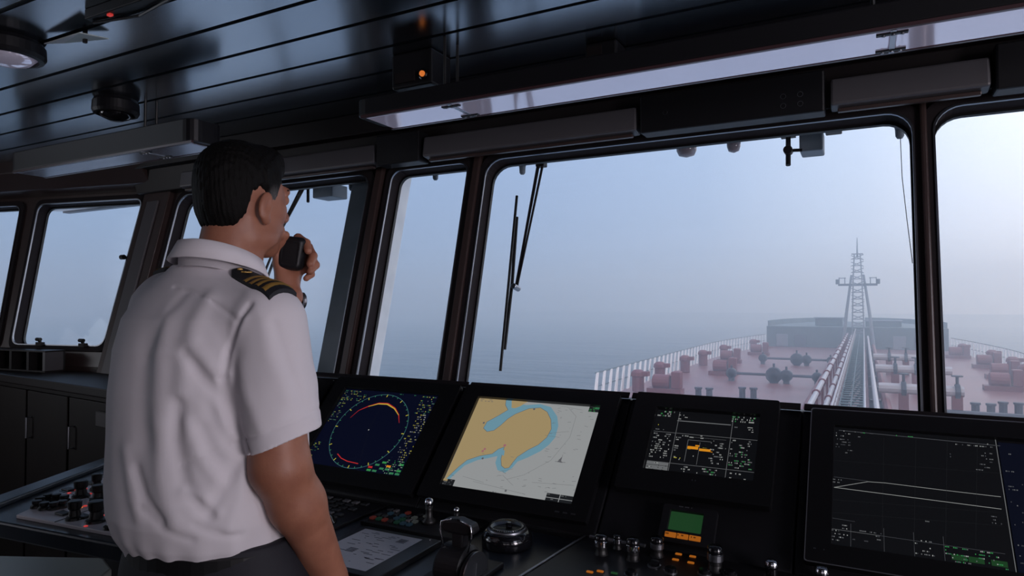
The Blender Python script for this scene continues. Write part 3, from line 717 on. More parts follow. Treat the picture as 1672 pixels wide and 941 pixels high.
# --- small green LCD unit with orange keys
g = empty('autopilot_unit', bk(-.376, .40, 0), 'small black unit with green lit window and orange keys, below the conning display', 'control unit')
bm = NB(); holed(bm, rrect(-.432, .318, -.305, .412, .006, 4), [rrect(-.414, .331, -.336, .382, .002, 2)], lambda u, v, w=0: bk(u, v, .006 + w), .016); obj('case', bm, MT['black'], g, bevel=.001)
bm = NB(); rect(bm, -.416, .329, -.334, .384, .012, I['lcd']); screen(bm, EM, g)
for k in range(3):
    bm = NB(); box(bm, (0, 0, 0), (1, 1, 1))
    for v in bm.verts: v.co = bk(-.416 + k * .028 + .026 * v.co.x, .389 + .012 * v.co.y, .020 + .005 * v.co.z)
    obj('key', bm, E_['key'], g, bevel=.001)
    bm = NB(); marks(bm, -.414 + k * .028, .392, -.394 + k * .028, .399, .0258, [0], ht=.004, fill=1); me = bpy.data.meshes.new('key_mark'); bm.to_mesh(me); bm.free(); upfix(me); link('key_mark', me, MT['black'], g)
bm = NB(); marks(bm, -.395, .320, -.352, .326, .0226, [0], fill=1); me = bpy.data.meshes.new('maker_mark'); bm.to_mesh(me); bm.free(); upfix(me); link('maker_mark', me, MT['alu'], g)

# ------------------------------------------------------------------ desk instruments
def panel(name, label, cat, pts, z=DK, th=.008, m_='black', bev=.002):
    t = empty(name, (sum(p[0] for p in pts) / len(pts), sum(p[1] for p in pts) / len(pts), z), label, cat)
    bm = NB(); prism(bm, [(p[0], p[1], z) for p in pts], (0, 0, th)); obj('plate', bm, MT[m_], t, bevel=bev); return t
def keys(t, x0, y0, x1, y1, nx, ny, z, mset, sz=.6, h=.005, rnd=random.Random(5), skip=.1, lab=None):
    for i in range(nx):
        for j in range(ny):
            if rnd.random() < skip: continue
            cx = x0 + (x1 - x0) * (i + .5) / nx; cy = y0 + (y1 - y0) * (j + .5) / ny; a = (x1 - x0) / nx * sz / 2; b = (y1 - y0) / ny * sz / 2
            bm = NB(); box(bm, (cx - a, cy - b, z), (cx + a, cy + b, z + h)); o = obj('key', bm, rnd.choice(mset), t, bevel=.0012)
keyd = mat('charcoal_key', (.03, .032, .036), .35); keyg = mat('grey_key', (.12, .12, .13), .4)
kg = emit('dim_green_key', (.003, .012, .008)); kr = emit('dim_red_key', (.035, .006, .005)); kb = emit('dim_blue_key', (.005, .011, .018)); kw = emit('dim_white_key', (.02, .022, .022))
t = panel('radar_keyboard', 'black keyboard panel with rows of small keys below the radar display', 'keyboard', [(-1.66, 1.29), (-1.22, 1.29), (-1.22, 1.535), (-1.66, 1.535)])
keys(t, -1.64, 1.36, -1.26, 1.52, 11, 6, DK + .008, [keyd, keyd, keyg], skip=.15)
bm = NB(); lathe(bm, [(.03, 0), (.03, .003), (.024, .004), (.022, .014), (.012, .021), (0, .024)], (-1.27, 1.34, DK + .008), seg=20); obj('trackball', bm, MT['gloss'], t, smooth=True)
t = panel('joystick_panel', 'black push-button panel with coloured keys and two chromed sticks, left of the lever', 'control panel', [(-1.19, 1.385), (-.88, 1.385), (-.88, 1.545), (-1.19, 1.545)], th=.012)
keys(t, -1.18, 1.40, -1.04, 1.50, 7, 4, DK + .012, [keyd, keyd, kg, kr, kb, keyg, kw], sz=.62, h=.006, skip=.12)
def stick(t, x, y, z, h, r, ball, nm='stick', m_='chrome'):
    bm = NB(); lathe(bm, [(r * 1.5, 0), (r * 1.4, .008), (r * .8, .014), (r * .7, h * .55), (r * .8, h * .7)], (x, y, z), seg=16); obj('boot', bm, MT['rubber'], t, smooth=True)
    bm = NB(); lathe(bm, [(ball * .55, 0), (ball * .95, ball * .5), (ball, ball), (ball * .8, ball * 1.6), (ball * .4, ball * 1.85), (0, ball * 1.9)], (x, y, z + h * .68), seg=20); obj(nm, bm, MT[m_], t, smooth=True)
stick(t, -1.017, 1.454, DK + .012, .062, .013, .0125)
stick(t, -.938, 1.465, DK + .012, .05, .009, .008)
# tablet with a pale page
t = empty('tablet', (-1.03, 1.25, DK), 'black-framed tablet with a pale page of notes, flat on the desk near the lever', 'tablet')
A, B_, C_, D_ = dk(590, 873, DK + .016), dk(680, 894, DK + .016), dk(620, 946, DK + .016), dk(538, 910, DK + .016)
A = Vector((-1.130, 1.335, 0)); ux = Vector((.175, .004, 0)); uy = Vector((.004, -.215, 0))
def tp(u, v, z): return A + ux * u + uy * v + Vector((0, 0, DK + z))
bm = NB(); prism(bm, [tp(-.12, -.09, 0), tp(1.25, -.09, 0), tp(1.25, 1.1, 0), tp(-.12, 1.1, 0)], (0, 0, .014)); obj('frame', bm, MT['bezel'], t, bevel=.003)
bm = NB(); f = bm.faces.new([bm.verts.new(tp(u, v, .0146)) for u, v in ((0, 1), (1, 1), (1, 0), (0, 0))])
rnd = random.Random(21)
for k in range(46):
    u, v = rnd.uniform(.05, .85), rnd.uniform(.05, .9); w = rnd.uniform(.02, .16); q = .012
    if .65 < u and v < .3: w *= .5
    f = bm.faces.new([bm.verts.new(tp(a, b, .0149)) for a, b in ((u, v + q), (min(u + w, .98), v + q), (min(u + w, .98), v), (u, v))]); f.material_index = 1
for u, v in ((.72, .1), (.3, .55)):
    for k in range(4):
        f = bm.faces.new([bm.verts.new(tp(a, b, .0151)) for a, b in ((u, v + k * .03 + .018), (u + .14, v + k * .03 + .018), (u + .14, v + k * .03), (u, v + k * .03))]); f.material_index = 1
obj('page', bm, [MT['paper'], mat('page_ink', (.10, .11, .14), .6)], t)
# engine telegraph lever
t = empty('engine_telegraph', (-.775, 1.225, DK), 'black engine lever with a chrome-rimmed handle on a round drum, centre of the desk', 'lever')
LX, LY = -.775, 1.225
bm = NB(); box(bm, (LX - .06, LY - .09, DK), (LX + .06, LY + .09, DK + .012)); obj('base_plate', bm, MT['black'], t, bevel=.004)
bm = NB(); cyl(bm, (LX - .042, LY, DK + .018), .052, .072, (1, 0, 0), 40, bev=.008); obj('drum', bm, MT['black'], t, smooth=False)
bm = NB(); cyl(bm, (LX + .034, LY - .012, DK + .012), .050, .010, (1, 0, 0), 40, bev=.002); obj('side_dial', bm, MT['black'], t)
bm = NB(); lathe(bm, [(.0485, 0), (.052, 0), (.052, .003), (.0485, .003)], (LX + .044, LY - .012, DK + .012), (1, 0, 0), 40); obj('dial_rim', bm, MT['steel'], t)
bm = NB(); prism(bm, [(LX + .048, LY - .012 + .03 * math.cos(a) * (1 if k % 2 == 0 else .25), DK + .012 + .03 * math.sin(a) * (1 if k % 2 == 0 else .25)) for k, a in enumerate([i * PI / 4 for i in range(8)])], (.0015, 0, 0)); obj('dial_star', bm, MT['steel'], t)
bm = NB(); box(bm, (LX - .014, LY - .014, DK + .06), (LX + .014, LY + .014, DK + .112)); obj('lever_arm', bm, MT['black'], t, bevel=.004)
bm = NB()
hp = [(LX - .045, .100), (LX - .038, .121), (LX, .127), (LX + .036, .119), (LX + .043, .100), (LX + .02, .094), (LX - .022, .094)]
prism(bm, [(x, LY - .016, DK + z) for x, z in hp], (0, .032, 0)); obj('handle', bm, MT['black'], t, bevel=.006)
for s in (-1, 1):
    bm = NB(); tube(bm, [(LX + s * .030, LY - .018, DK + .062), (LX + s * .040, LY - .018, DK + .1), (LX + s * .037, LY - .018, DK + .119), (LX + s * .012, LY - .018, DK + .1275)], .0018, 8); obj('handle_trim', bm, MT['chrome'], t, smooth=True)
# round steering dial under a glass dome
cx_, cy_ = dk(828, 890).x, dk(828, 890).y
t = empty('heading_dial', (cx_, cy_, DK), 'round black dial with silver scale ring and glass dome, below the chart screen', 'dial')
bm = NB(); lathe(bm, [(.060, 0), (.062, .004), (.062, .022), (.057, .034), (.050, .038)], (cx_, cy_, DK), seg=56); obj('body', bm, MT['gloss'], t, smooth=True)
bm = NB(); lathe(bm, [(.0, .0381), (.034, .0385), (.036, .0395)], (cx_, cy_, DK), seg=48); obj('dial_face', bm, MT['black'], t)
bm = NB(); lathe(bm, [(.0355, .039), (.038, .047), (.0445, .044), (.050, .038), (.047, .0375)], (cx_, cy_, DK), seg=56); obj('scale_ring', bm, MT['steel'], t, smooth=True)
bm = NB()
for k in range(48):
    a = k * PI / 24; q = Matrix.Translation((cx_, cy_, DK)) @ Matrix.Rotation(a, 4, 'Z')
    for v in box(bm, (.0405, -.0005, .0445), (.0445, .0005, .0475)): v.co = q @ v.co
obj('scale_marks', bm, MT['black'], t)
bm = NB(); lathe(bm, [(.046, .040), (.044, .048), (.036, .055), (.02, .060), (0, .0615)], (cx_, cy_, DK), seg=48); bm.faces.ensure_lookup_table(); obj('dome', bm, MT['glass'], t, smooth=True)
bm = NB(); lathe(bm, [(.008, .039), (.008, .048), (.005, .052), (0, .052)], (cx_, cy_ + .01, DK), seg=16); obj('centre_knob', bm, MT['gloss'], t)
# knob module on the right with its raised edge
t = panel('knob_module', 'black module of tall silver-ringed knobs and small orange lights, right of the dial', 'control panel', [(-.655, 1.11), (-.19, 1.11), (-.19, 1.545), (-.61, 1.545)], th=.016, bev=.003)
bm = NB(); prism(bm, [(-.662, 1.11, DK), (-.656, 1.11, DK), (-.611, 1.545, DK), (-.617, 1.545, DK)], (0, 0, .0185)); obj('edge_strip', bm, MT['steel'], t, bevel=.002)
bm = NB(); box(bm, (-.60, 1.535, DK + .016), (-.46, 1.545, DK + .022)); obj('rear_strip', bm, MT['alu'], t, bevel=.001)
def knob(t, px, py, r, h, ringm='chrome', top='gloss', nm='knob', z=DK + .016):
    p = dk(px, py, z); bm = NB()
    lathe(bm, [(r * 1.05, 0), (r * .92, .003), (r * .8, h * .25), (r * .8, h * .4)], (p.x, p.y, z), seg=24); k = obj(nm, bm, MT['rubber'], t, smooth=False)
    bm = NB(); lathe(bm, [(r * .8, 0), (r * .98, h * .05), (r * .98, h * .3), (r * .86, h * .34)], (p.x, p.y, z + h * .4), seg=28); obj('ring', bm, MT[ringm], k)
    bm = NB(); lathe(bm, [(r * .9, 0), (r * .97, h * .08), (r * .93, h * .28), (r * .7, h * .34), (0, h * .35)], (p.x, p.y, z + h * .72), seg=28); obj('cap', bm, MT[top], k, smooth=True)
for a in ((982, 905, .0155, .042), (1008, 896, .010, .03), (1034, 914, .0155, .045), (1073, 908, .0155, .040), (1168, 932, .017, .050)): knob(t, *a, ringm='chrome' if a[0] < 1050 else 'steel')
for px, py, m_ in ((1108, 903, 'key'), (1131, 907, 'key'), (1103, 912, 'key'), (1128, 917, 'key'), (963, 932, 'key'), (980, 931, 'key'), (1003, 934, 'lcd')):
    p = dk(px, py, DK + .02); bm = NB(); box(bm, (p.x - .0075, p.y - .004, DK + .015), (p.x + .0075, p.y + .004, DK + .019)); obj('lit_key', bm, E_[m_], t, bevel=.002)
for px, py in ((1068, 925), (1192, 940), (1150, 938), (1095, 935), (1030, 940)):
    p = dk(px, py, DK + .016); bm = NB(); cyl(bm, (p.x, p.y, DK + .015), .012, .012, seg=20); obj('push_button', bm, MT['gloss'], t)
    bm = NB(); lathe(bm, [(.0125, 0), (.0145, 0), (.0145, .004), (.0125, .004)], (p.x, p.y, DK + .015), seg=24); obj('button_ring', bm, MT['steel'], t)
t = panel('button_panel', 'black panel with chromed mushroom buttons below the rightmost screen', 'control panel', [(-.18, 1.11), (.4, 1.11), (.4, 1.545), (-.18, 1.545)], th=.012)
for px, py, r in ((1260, 938, .0135), (1342, 950, .0135)):
    p = dk(px, py, DK + .012); bm = NB(); cyl(bm, (p.x, p.y, DK + .012), r * .9, .016, seg=24); k = obj('push_button', bm, MT['gloss'], t)
    bm = NB(); lathe(bm, [(r, 0), (r * 1.02, .004), (r * .98, .013), (r * .7, .0165), (0, .0175)], (p.x, p.y, DK + .026), seg=28); obj('cap', bm, MT['chrome'], k, smooth=True)
# --- pale switch panel on the left wing of the desk
t = panel('switch_panel', 'pale sloping switch panel with black knobs and small red lights, left of the officer', 'control panel', [(-2.06, .985), (-1.60, 1.03), (-1.68, 1.50), (-2.36, 1.50)], th=.01, m_='panelw')
def at_(px, py): return dk(px, py, DK + .01)
def blackknob(px, py, r=.018, h=.035, cap=None, nm='knob'):
    p = at_(px, py); bm = NB(); lathe(bm, [(r * 1.25, 0), (r * 1.2, .006), (r * .85, .010), (r * .7, h * .5), (r * .9, h * .6), (r * .95, h * .95), (r * .8, h), (0, h)], (p.x, p.y, DK + .01), seg=20); return obj(nm, bm, MT['rubber'], t)
for a in ((132, 812, .02, .05), (158, 800, .016, .05), (160, 817, .018, .045), (122, 848, .018, .05), (157, 852, .021, .055), (187, 812, .017, .055), (186, 795, .014, .04), (186, 862, .02, .03), (205, 850, .018, .05), (215, 815, .018, .05)): blackknob(*a)
for k, (px, py) in enumerate(((65, 823), (78, 818), (92, 818), (105, 820), (72, 832), (88, 832), (102, 829), (60, 829))): blackknob(px, py, .013, .02, nm='toggle')
for px, py, w, m_ in ((124, 801, .02, 'led'), (113, 806, .012, 'led'), (140, 799, .010, 'led'), (166, 800, .012, 'led'), (147, 807, .010, 'led'), (121, 832, .015, 'amber'), (131, 829, .018, 'amber'), (139, 827, .012, 'led'), (126, 825, .009, 'cyan'), (146, 821, .006, 'led'), (144, 843, .007, 'led'), (180, 805, .010, 'led'), (170, 819, .008, 'amber'), (100, 812, .012, 'led'), (172, 842, .012, 'led'), (140, 860, .010, 'led'), (112, 818, .010, 'amber')):
    p = at_(px, py); bm = NB(); box(bm, (p.x - w * .4, p.y - .004, DK + .009), (p.x + w * .4, p.y + .004, DK + .0125)); obj('indicator_light', bm, E_[m_], t, bevel=.001)
for px, py in ((103, 840), (136, 845), (112, 801), (165, 838), (180, 832), (150, 790)):
    p = at_(px, py); bm = NB(); box(bm, (p.x - .02, p.y - .012, DK + .009), (p.x + .02, p.y + .012, DK + .016)); obj('switch_block', bm, MT['black'], t, bevel=.002)
for (a, b) in (((-2.2, 1.17), (-1.52, 1.17)), ((-2.28, 1.33), (-1.52, 1.33)), ((-1.9, 1.0), (-2.02, 1.49))):
    bm = NB(); d_ = Vector((b[0] - a[0], b[1] - a[1], 0)); n_ = Vector((-d_.y, d_.x, 0)).normalized() * .0015
    prism(bm, [Vector((*a, DK + .0095)) - n_, Vector((*b, DK + .0095)) - n_, Vector((*b, DK + .0095)) + n_, Vector((*a, DK + .0095)) + n_], (0, 0, .0015)); obj('joint', bm, MT['trim'], t)

# ------------------------------------------------------------------ port side furniture
cab = empty('cabinet', (-3.9, 2.0, 0), 'long dark wooden cabinet with a lipped counter under the port windows', 'cabinet')
cp = [(-2.80, 1.72), (-5.2, 1.955), (-5.2, 1.93), (-5.2, 2.0), (-3.66, 2.12), (-2.80, 2.15)]
bm = NB(); prism(bm, [(-2.80, 1.715, 1.075), (-4.68, 1.903, 1.075), (-4.68, 1.965, 1.075), (-3.70, 2.12, 1.075), (-2.80, 2.125, 1.075)], (0, 0, .022)); obj('counter', bm, MT['cab'], cab, bevel=.004)
bm = NB(); prism(bm, [(-2.80, 1.70, 1.06), (-4.68, 1.888, 1.06), (-4.68, 1.905, 1.06), (-2.80, 1.717, 1.06)], (0, 0, .042)); obj('counter_lip', bm, MT['trim'], cab, bevel=.006)
bm = NB(); prism(bm, [(-2.84, 1.76, 0), (-4.66, 1.938, 0), (-4.66, 1.965, 0), (-3.70, 2.11, 0), (-2.84, 2.11, 0)], (0, 0, 1.075)); obj('body', bm, MT['cab'], cab)
dv = Vector((-1.80, .176, 0)); dn_ = Vector((-.176, -1.80, 0)).normalized()
for k in range(4):
    a = Vector((-2.85, 1.761, 0)) + dv * (k * .25 + .006); b = Vector((-2.85, 1.761, 0)) + dv * (k * .25 + .244)
    bm = NB(); prism(bm, [a + Vector((0, 0, .1)), b + Vector((0, 0, .1)), b + Vector((0, 0, 1.03)), a + Vector((0, 0, 1.03))], dn_ * .018); d = obj('door', bm, MT['cab'], cab, bevel=.003)
    p = b.lerp(a, .12) + dn_ * .02 + Vector((0, 0, .8)); bm = NB(); tube(bm, [p, p + dn_ * .02, p + dn_ * .02 + Vector((0, 0, .1)), p + Vector((0, 0, .1))], .005, 8); obj('handle', bm, MT['steel'], d)
p = Vector((-2.95, 1.745, .96)); pl = empty('notice_plate', p, 'small framed grey plate on the dark cabinet front beside the officer', 'sign')
u = dv.normalized(); bm = NB(); prism(bm, [p - u * .05 + Vector((0, 0, -.035)), p + u * .06 + Vector((0, 0, -.035)), p + u * .06 + Vector((0, 0, .035)), p - u * .05 + Vector((0, 0, .035))], dn_ * .006); obj('plate', bm, MT['trim'], pl, bevel=.002)
bm = NB(); prism(bm, [p - u * .045 + Vector((0, 0, -.03)), p + u * .055 + Vector((0, 0, -.03)), p + u * .055 + Vector((0, 0, .03)), p - u * .045 + Vector((0, 0, .03))], dn_ * .0075); obj('face', bm, mat('dull_grey_plate', (.06, .055, .06), .5), pl)
# open pigeonhole shelf on the counter
sh = empty('pigeonhole_shelf', (-4.3, 1.98, 1.097), 'low black open shelf with pigeonholes on the counter under the port window', 'shelf')
o0 = Vector((-3.90, 1.99, 1.097)); su = Vector((-.68, -.06, 0)); sd = Vector((.005, .1, 0))
def sbx(bm, u0, u1, d0, d1, z0, z1): prism(bm, [o0 + su * u0 + sd * d0 + Vector((0, 0, z0)), o0 + su * u1 + sd * d0 + Vector((0, 0, z0)), o0 + su * u1 + sd * d1 + Vector((0, 0, z0)), o0 + su * u0 + sd * d1 + Vector((0, 0, z0))], (0, 0, z1 - z0))
bm = NB(); sbx(bm, 0, 1, 0, 1, .0, .008); obj('bottom_board', bm, MT['trim'], sh)
bm = NB(); sbx(bm, 0, 1, 0, 1, .108, .116); obj('top_board', bm, MT['trim'], sh)
bm = NB(); sbx(bm, 0, 1, .9, 1, .008, .108); obj('back_board', bm, MT['rubber'], sh)
for k, u0 in enumerate((0, .2, .42, .64, .97)):
    bm = NB(); sbx(bm, u0, u0 + .03, 0, .9, .008, .108); obj('divider', bm, MT['greyp'] if k == 0 else MT['trim'], sh)
# low pale locker beyond the knee space, and the helmsman's swivel chair
lk = empty('storage_locker', (-2.4, 1.1, 0), 'pale grey low locker with a clipped corner beneath the left end of the console', 'locker')
q = [(-2.78, .98), (-2.14, .98), (-2.12, 1.2), (-2.2, 1.31), (-2.32, 1.35), (-2.78, 1.13)]
bm = NB(); prism(bm, [(x, y, 0) for x, y in q], (0, 0, .57)); obj('body', bm, MT['greyp'], lk)
bm = NB(); prism(bm, [(x, y, .57) for x, y in [(-2.80, .96), (-2.12, .96), (-2.10, 1.2), (-2.19, 1.33), (-2.31, 1.373), (-2.80, 1.145)]], (0, 0, .03)); obj('lid', bm, MT['shade'], lk, bevel=.008)
ch = empty('swivel_chair', (-2.02, .72, 0), 'dark swivel chair with a rounded back, only its top showing at the lower left corner', 'chair')
bm = NB()
prof_ = [(-.22, .56), (-.235, .72), (-.21, .83), (-.15, .872), (0, .885), (.15, .872), (.21, .83), (.235, .72), (.22, .56)]
bm2 = bm; prism(bm, [(-2.04 + x, .70 + .0 * x, z) for x, z in prof_], (0, .07, 0)); obj('backrest', bm, MT['gloss'], ch, bevel=.02)
bm = NB(); prism(bm, [(-2.04 + x, .25 + y, .44) for x, y in rrect(-.24, 0, .24, .46, .07)], (0, 0, .09)); obj('seat', bm, MT['gloss'], ch, bevel=.02)
bm = NB(); tube(bm, [(-2.04, .50, .07), (-2.04, .50, .44)], .028, 16); obj('column', bm, MT['steel'], ch)
bm = NB(); box(bm, (-2.07, .69, .45), (-2.01, .78, .62)); obj('back_bracket', bm, MT['black'], ch)
for k in range(5):
    a = k * 2 * PI / 5; e = Vector((-2.04 + .27 * math.cos(a), .50 + .27 * math.sin(a), .06)); bm = NB(); tube(bm, [(-2.04, .50, .10), e], [.026, .016], 8); lg = obj('leg', bm, MT['black'], ch)
    bm = NB(); cyl(bm, e + Vector((-.012, 0, -.03)), .03, .024, (1, 0, 0), 14); obj('caster', bm, MT['rubber'], lg)

# ------------------------------------------------------------------ ceiling fittings
def fixture(x0, x1, y0, y1, z, label, joints, endr=.05, hh=.055, dm='diff'):
    t = empty('ceiling_light', ((x0 + x1) / 2, (y0 + y1) / 2, CEIL), label, 'ceiling light')
    bm = NB(); n = 4
    outl = [(x0, y0), (x1, y0), (x1, y1), (x0, y1)]
    pts = rquad([(x0, y0), (x1, y0), (x1, y1), (x0, y1)], endr, 5)
    prism(bm, [(x, y, z + .006) for x, y in pts], (0, 0, hh)); obj('housing', bm, MT['black'], t, bevel=.004)
    js = [x0 + .035] + joints + [x1 - .02]
    for a, b in zip(js, js[1:]):
        bm = NB(); box(bm, (a + .006, y0 + .014, z - .002), (b - .006, y1 - .014, z + .006)); obj('diffuser', bm, MT[dm], t, bevel=.003)
    for a in (y0 + .001, y1 - .011):
        bm = NB(); box(bm, (x0 + .03, a, z - .003), (x1, a + .010, z + .006)); obj('edge_strip', bm, mat('red_brown_strip', (.06, .03, .035), .3), t)
    for j in joints or [(x0 + x1) / 2]:
        for yy_ in (y0 + .05, y1 - .05):
            bm = NB(); tube(bm, [(j - .04, yy_, z + hh), (j - .04, yy_, CEIL)], .005, 8); obj('hanger_rod', bm, MT['rubber'], t)
    for j in joints:
        bm = NB(); box(bm, (j - .006, y0 + .01, z - .004), (j + .006, y1 - .01, z + .004)); br = obj('joint_strip', bm, MT['alu'], t)
        for yy_ in (y0 + .03, y1 - .03):
            bm = NB(); box(bm, (j - .035, yy_ - .008, z - .006), (j + .03, yy_ + .008, z - .001)); obj('clip', bm, MT['rubber'], br, bevel=.002)
            for q in (-.02, .0, .018): bm = NB(); cyl(bm, (j + q, yy_, z - .009), .004, .004, seg=8); obj('screw', bm, MT['steel'], br)
fixture(-1.504, 2.6, 1.705, 1.88, 2.09, 'long slim ceiling light with a glossy pale diffuser, running above the front windows', [-1.132, .067, 1.27])
fixture(-3.59, -2.27, 1.66, 1.81, 2.09, 'shorter ceiling light box at the upper left, above the corner pillar', [-2.59], hh=.09, dm='dullc')
def domelamp(c, r, label, m_lens='gloss', tilt=(0, 0, -1), drop=.05):
    t = empty('ceiling_lamp', c, label, 'ceiling lamp')
    bm = NB(); lathe(bm, [(r * .9, 0), (r * .98, drop * .3), (r, drop), (r * .93, drop * 1.25), (r * .8, drop * 1.3), (r * .78, drop)], c, tilt, 40); obj('housing', bm, MT['black'], t)
    bm = NB(); lathe(bm, [(r * .79, drop * 1.0), (r * .6, drop * 1.5), (r * .3, drop * 1.75), (0, drop * 1.8)], c, tilt, 32); obj('lens', bm, MT[m_lens], t, smooth=True)
    return t
domelamp(Vector((-2.75, 1.66, CEIL)), .088, 'round black dome fitting on the ceiling planks, above the left light box')
t = domelamp(Vector((-2.44, 1.12, CEIL)), .105, 'round black lamp with a glassy lens at the far upper left edge', 'diff', drop=.045)
# small sheet-metal flap hanging under the planks, and the cable track beside it
fl = empty('metal_flap', (-2.18, 1.21, CEIL), 'small bent white metal flap under the ceiling planks at the upper left', 'metal flap')
bm = NB(); prism(bm, [dk(72, 72, 2.30), dk(130, 54, 2.285), dk(104, 71, 2.300)], (0, 0, .003)); obj('near_leaf', bm, MT['wpaint'], fl)
bm = NB(); prism(bm, [dk(104, 71, 2.300), dk(130, 54, 2.285), dk(178, 64, 2.305)], (0, 0, .003)); obj('far_leaf', bm, MT['shade'], fl)
bm = NB(); box(bm, (-2.15, 1.19, 2.285), (-2.14, 1.2, CEIL)); obj('hanger', bm, MT['trim'], fl)
tr = empty('cable_track', (-1.75, 1.12, CEIL), 'narrow black track with a tiny red light on the ceiling at the upper left', 'cable track')
bm = NB(); box(bm, (-1.98, 1.10, 2.290), (-1.1, 1.135, CEIL)); obj('rail', bm, MT['black'], tr, bevel=.003)
bm = NB(); tube(bm, [(-1.97, 1.12, 2.285), (-1.8, 1.15, 2.283), (-1.6, 1.12, 2.284), (-1.3, 1.14, 2.284)], .004, 6); obj('cable', bm, MT['rubber'], tr)
bm = NB(); box(bm, (-1.885, 1.108, 2.284), (-1.870, 1.118, 2.290)); obj('indicator_light', bm, E_['led'], tr)
def cbox(x0, x1, y0, y1, z0, name, label, cat, m_='black'):
    t = empty(name, ((x0 + x1) / 2, (y0 + y1) / 2, CEIL), label, cat)
    bm = NB(); box(bm, (x0, y0, z0), (x1, y1, CEIL)); obj('case', bm, MT[m_], t, bevel=.008); return t
t = cbox(-1.42, -1.255, 1.80, 1.92, 2.20, 'alarm_box', 'black alarm box with one glowing amber lamp on the ceiling, above the long light', 'alarm box')
bm = NB(); lathe(bm, [(.018, 0), (.018, .006), (.014, .008)], (-1.285, 1.80, 2.232), (0, -1, 0), 20); obj('lamp_bezel', bm, MT['gloss'], t)
bm = NB(); lathe(bm, [(.010, 0), (.009, .006), (0, .009)], (-1.285, 1.792, 2.232), (0, -1, 0), 16); obj('amber_lamp', bm, E_['amber'], t)
bm = NB(); box(bm, (-1.40, 1.792, 2.215), (-1.32, 1.80, 2.25)); obj('grille', bm, MT['trim'], t)
t = cbox(-.80, -.69, 2.02, 2.12, 2.26, 'junction_box', 'small dark box on the ceiling above the long light, right of the amber lamp', 'junction box', 'black')
bm = NB(); box(bm, (-.79, 2.013, 2.275), (-.74, 2.02, 2.305)); obj('cover', bm, MT['trim'], t)
# blind housings and black bracket boxes along the head of the front wall
for x0, x1, lab in ((-3.2, -1.885, 'leftmost, above the narrow window'), (-1.63, -.705, 'left of the wide black box'), (-.085, .325, 'over the post between the big windows')):
    t = empty('blind_cassette', ((x0 + x1) / 2, 2.3, 2.1), 'grey blind cassette on the window head, ' + lab, 'blind')
    bm = NB(); prism(bm, [(x0, 2.27, 2.085), (x0, 2.33, 2.075), (x0, 2.345, 2.16), (x0, 2.28, 2.17)], (x1 - x0, 0, 0)); obj('cassette', bm, MT['greyp'], t, bevel=.008)
    bm = NB(); box(bm, (x0 + .02, 2.29, 2.066), (x1 - .02, 2.31, 2.078)); obj('bottom_bar', bm, MT['brown'], t, bevel=.003)
for x0, x1, lab in ((-1.87, -1.645, 'small black box on the window head, left of the middle grey cassette'), (-.69, -.10, 'wide black instrument box on the window head, over the largest window'), (.335, .95, 'black box on the window head at the right edge')):
    t = empty('instrument_box', ((x0 + x1) / 2, 2.28, 2.1), lab, 'instrument box')
    bm = NB(); box(bm, (x0, 2.265, 2.068), (x1, 2.345, 2.20)); obj('case', bm, MT['black'], t, bevel=.006)
    if x0 == -.69:
        for k, x in enumerate((-.60, -.22, -.17, -.22, -.17)):
            bm = NB(); z = 2.13 if k in (0, 1, 2) else 2.10
            tube(bm, [(x + .008 * math.cos(a), 2.2640, z + .008 * math.sin(a)) for a in [i * PI / 6 for i in range(13)]], .0009, 5, cap=False); obj('dial_mark', bm, MT['steel'], t)

# ------------------------------------------------------------------ outside the glass: column, eave, wipers, boxes, lamps
def ow(px, py, w): return hit(px, py, fw(0, 2, w), (0, .968, -.249))
ec = empty('exterior_column', (-2.06, 2.5, 1.0), 'pale steel column outside the glass behind the slim window post', 'column')
z0, z1 = .6, 2.45
def colf(x, z, w): return fw(x, z, w)
bm = NB(); prism(bm, [fw(-2.245, z0, .13), fw(-2.13, z0, .13), fw(-2.13, z0, .33), fw(-2.245, z0, .33)], fw(0, z1) - fw(0, z0)); obj('grey_face', bm, MT['gpaint'], ec, bevel=.008)
bm = NB(); prism(bm, [fw(-2.13, z0, .12), fw(-2.06, z0, .12), fw(-2.11, z0, .42), fw(-2.2, z0, .42)], fw(0, z1) - fw(0, z0)); obj('white_face', bm, MT['wpaint'], ec, bevel=.008)
ev = empty('eave', (-1, 2.8, 2.2), 'pale steel eave projecting outside above the front windows', 'eave')
bm = NB(); prism(bm, [(-5.6, 2.46, 2.145), (-5.6, 2.99, 2.20), (-5.6, 2.99, 2.4), (-5.6, 2.46, 2.4)], (9.3, 0, 0)); obj('soffit', bm, MT['wpaint'], ev)
bm = NB(); box(bm, (-5.6, 2.97, 2.185), (3.7, 3.02, 2.4)); obj('drip_edge', bm, MT['gpaint'], ev)
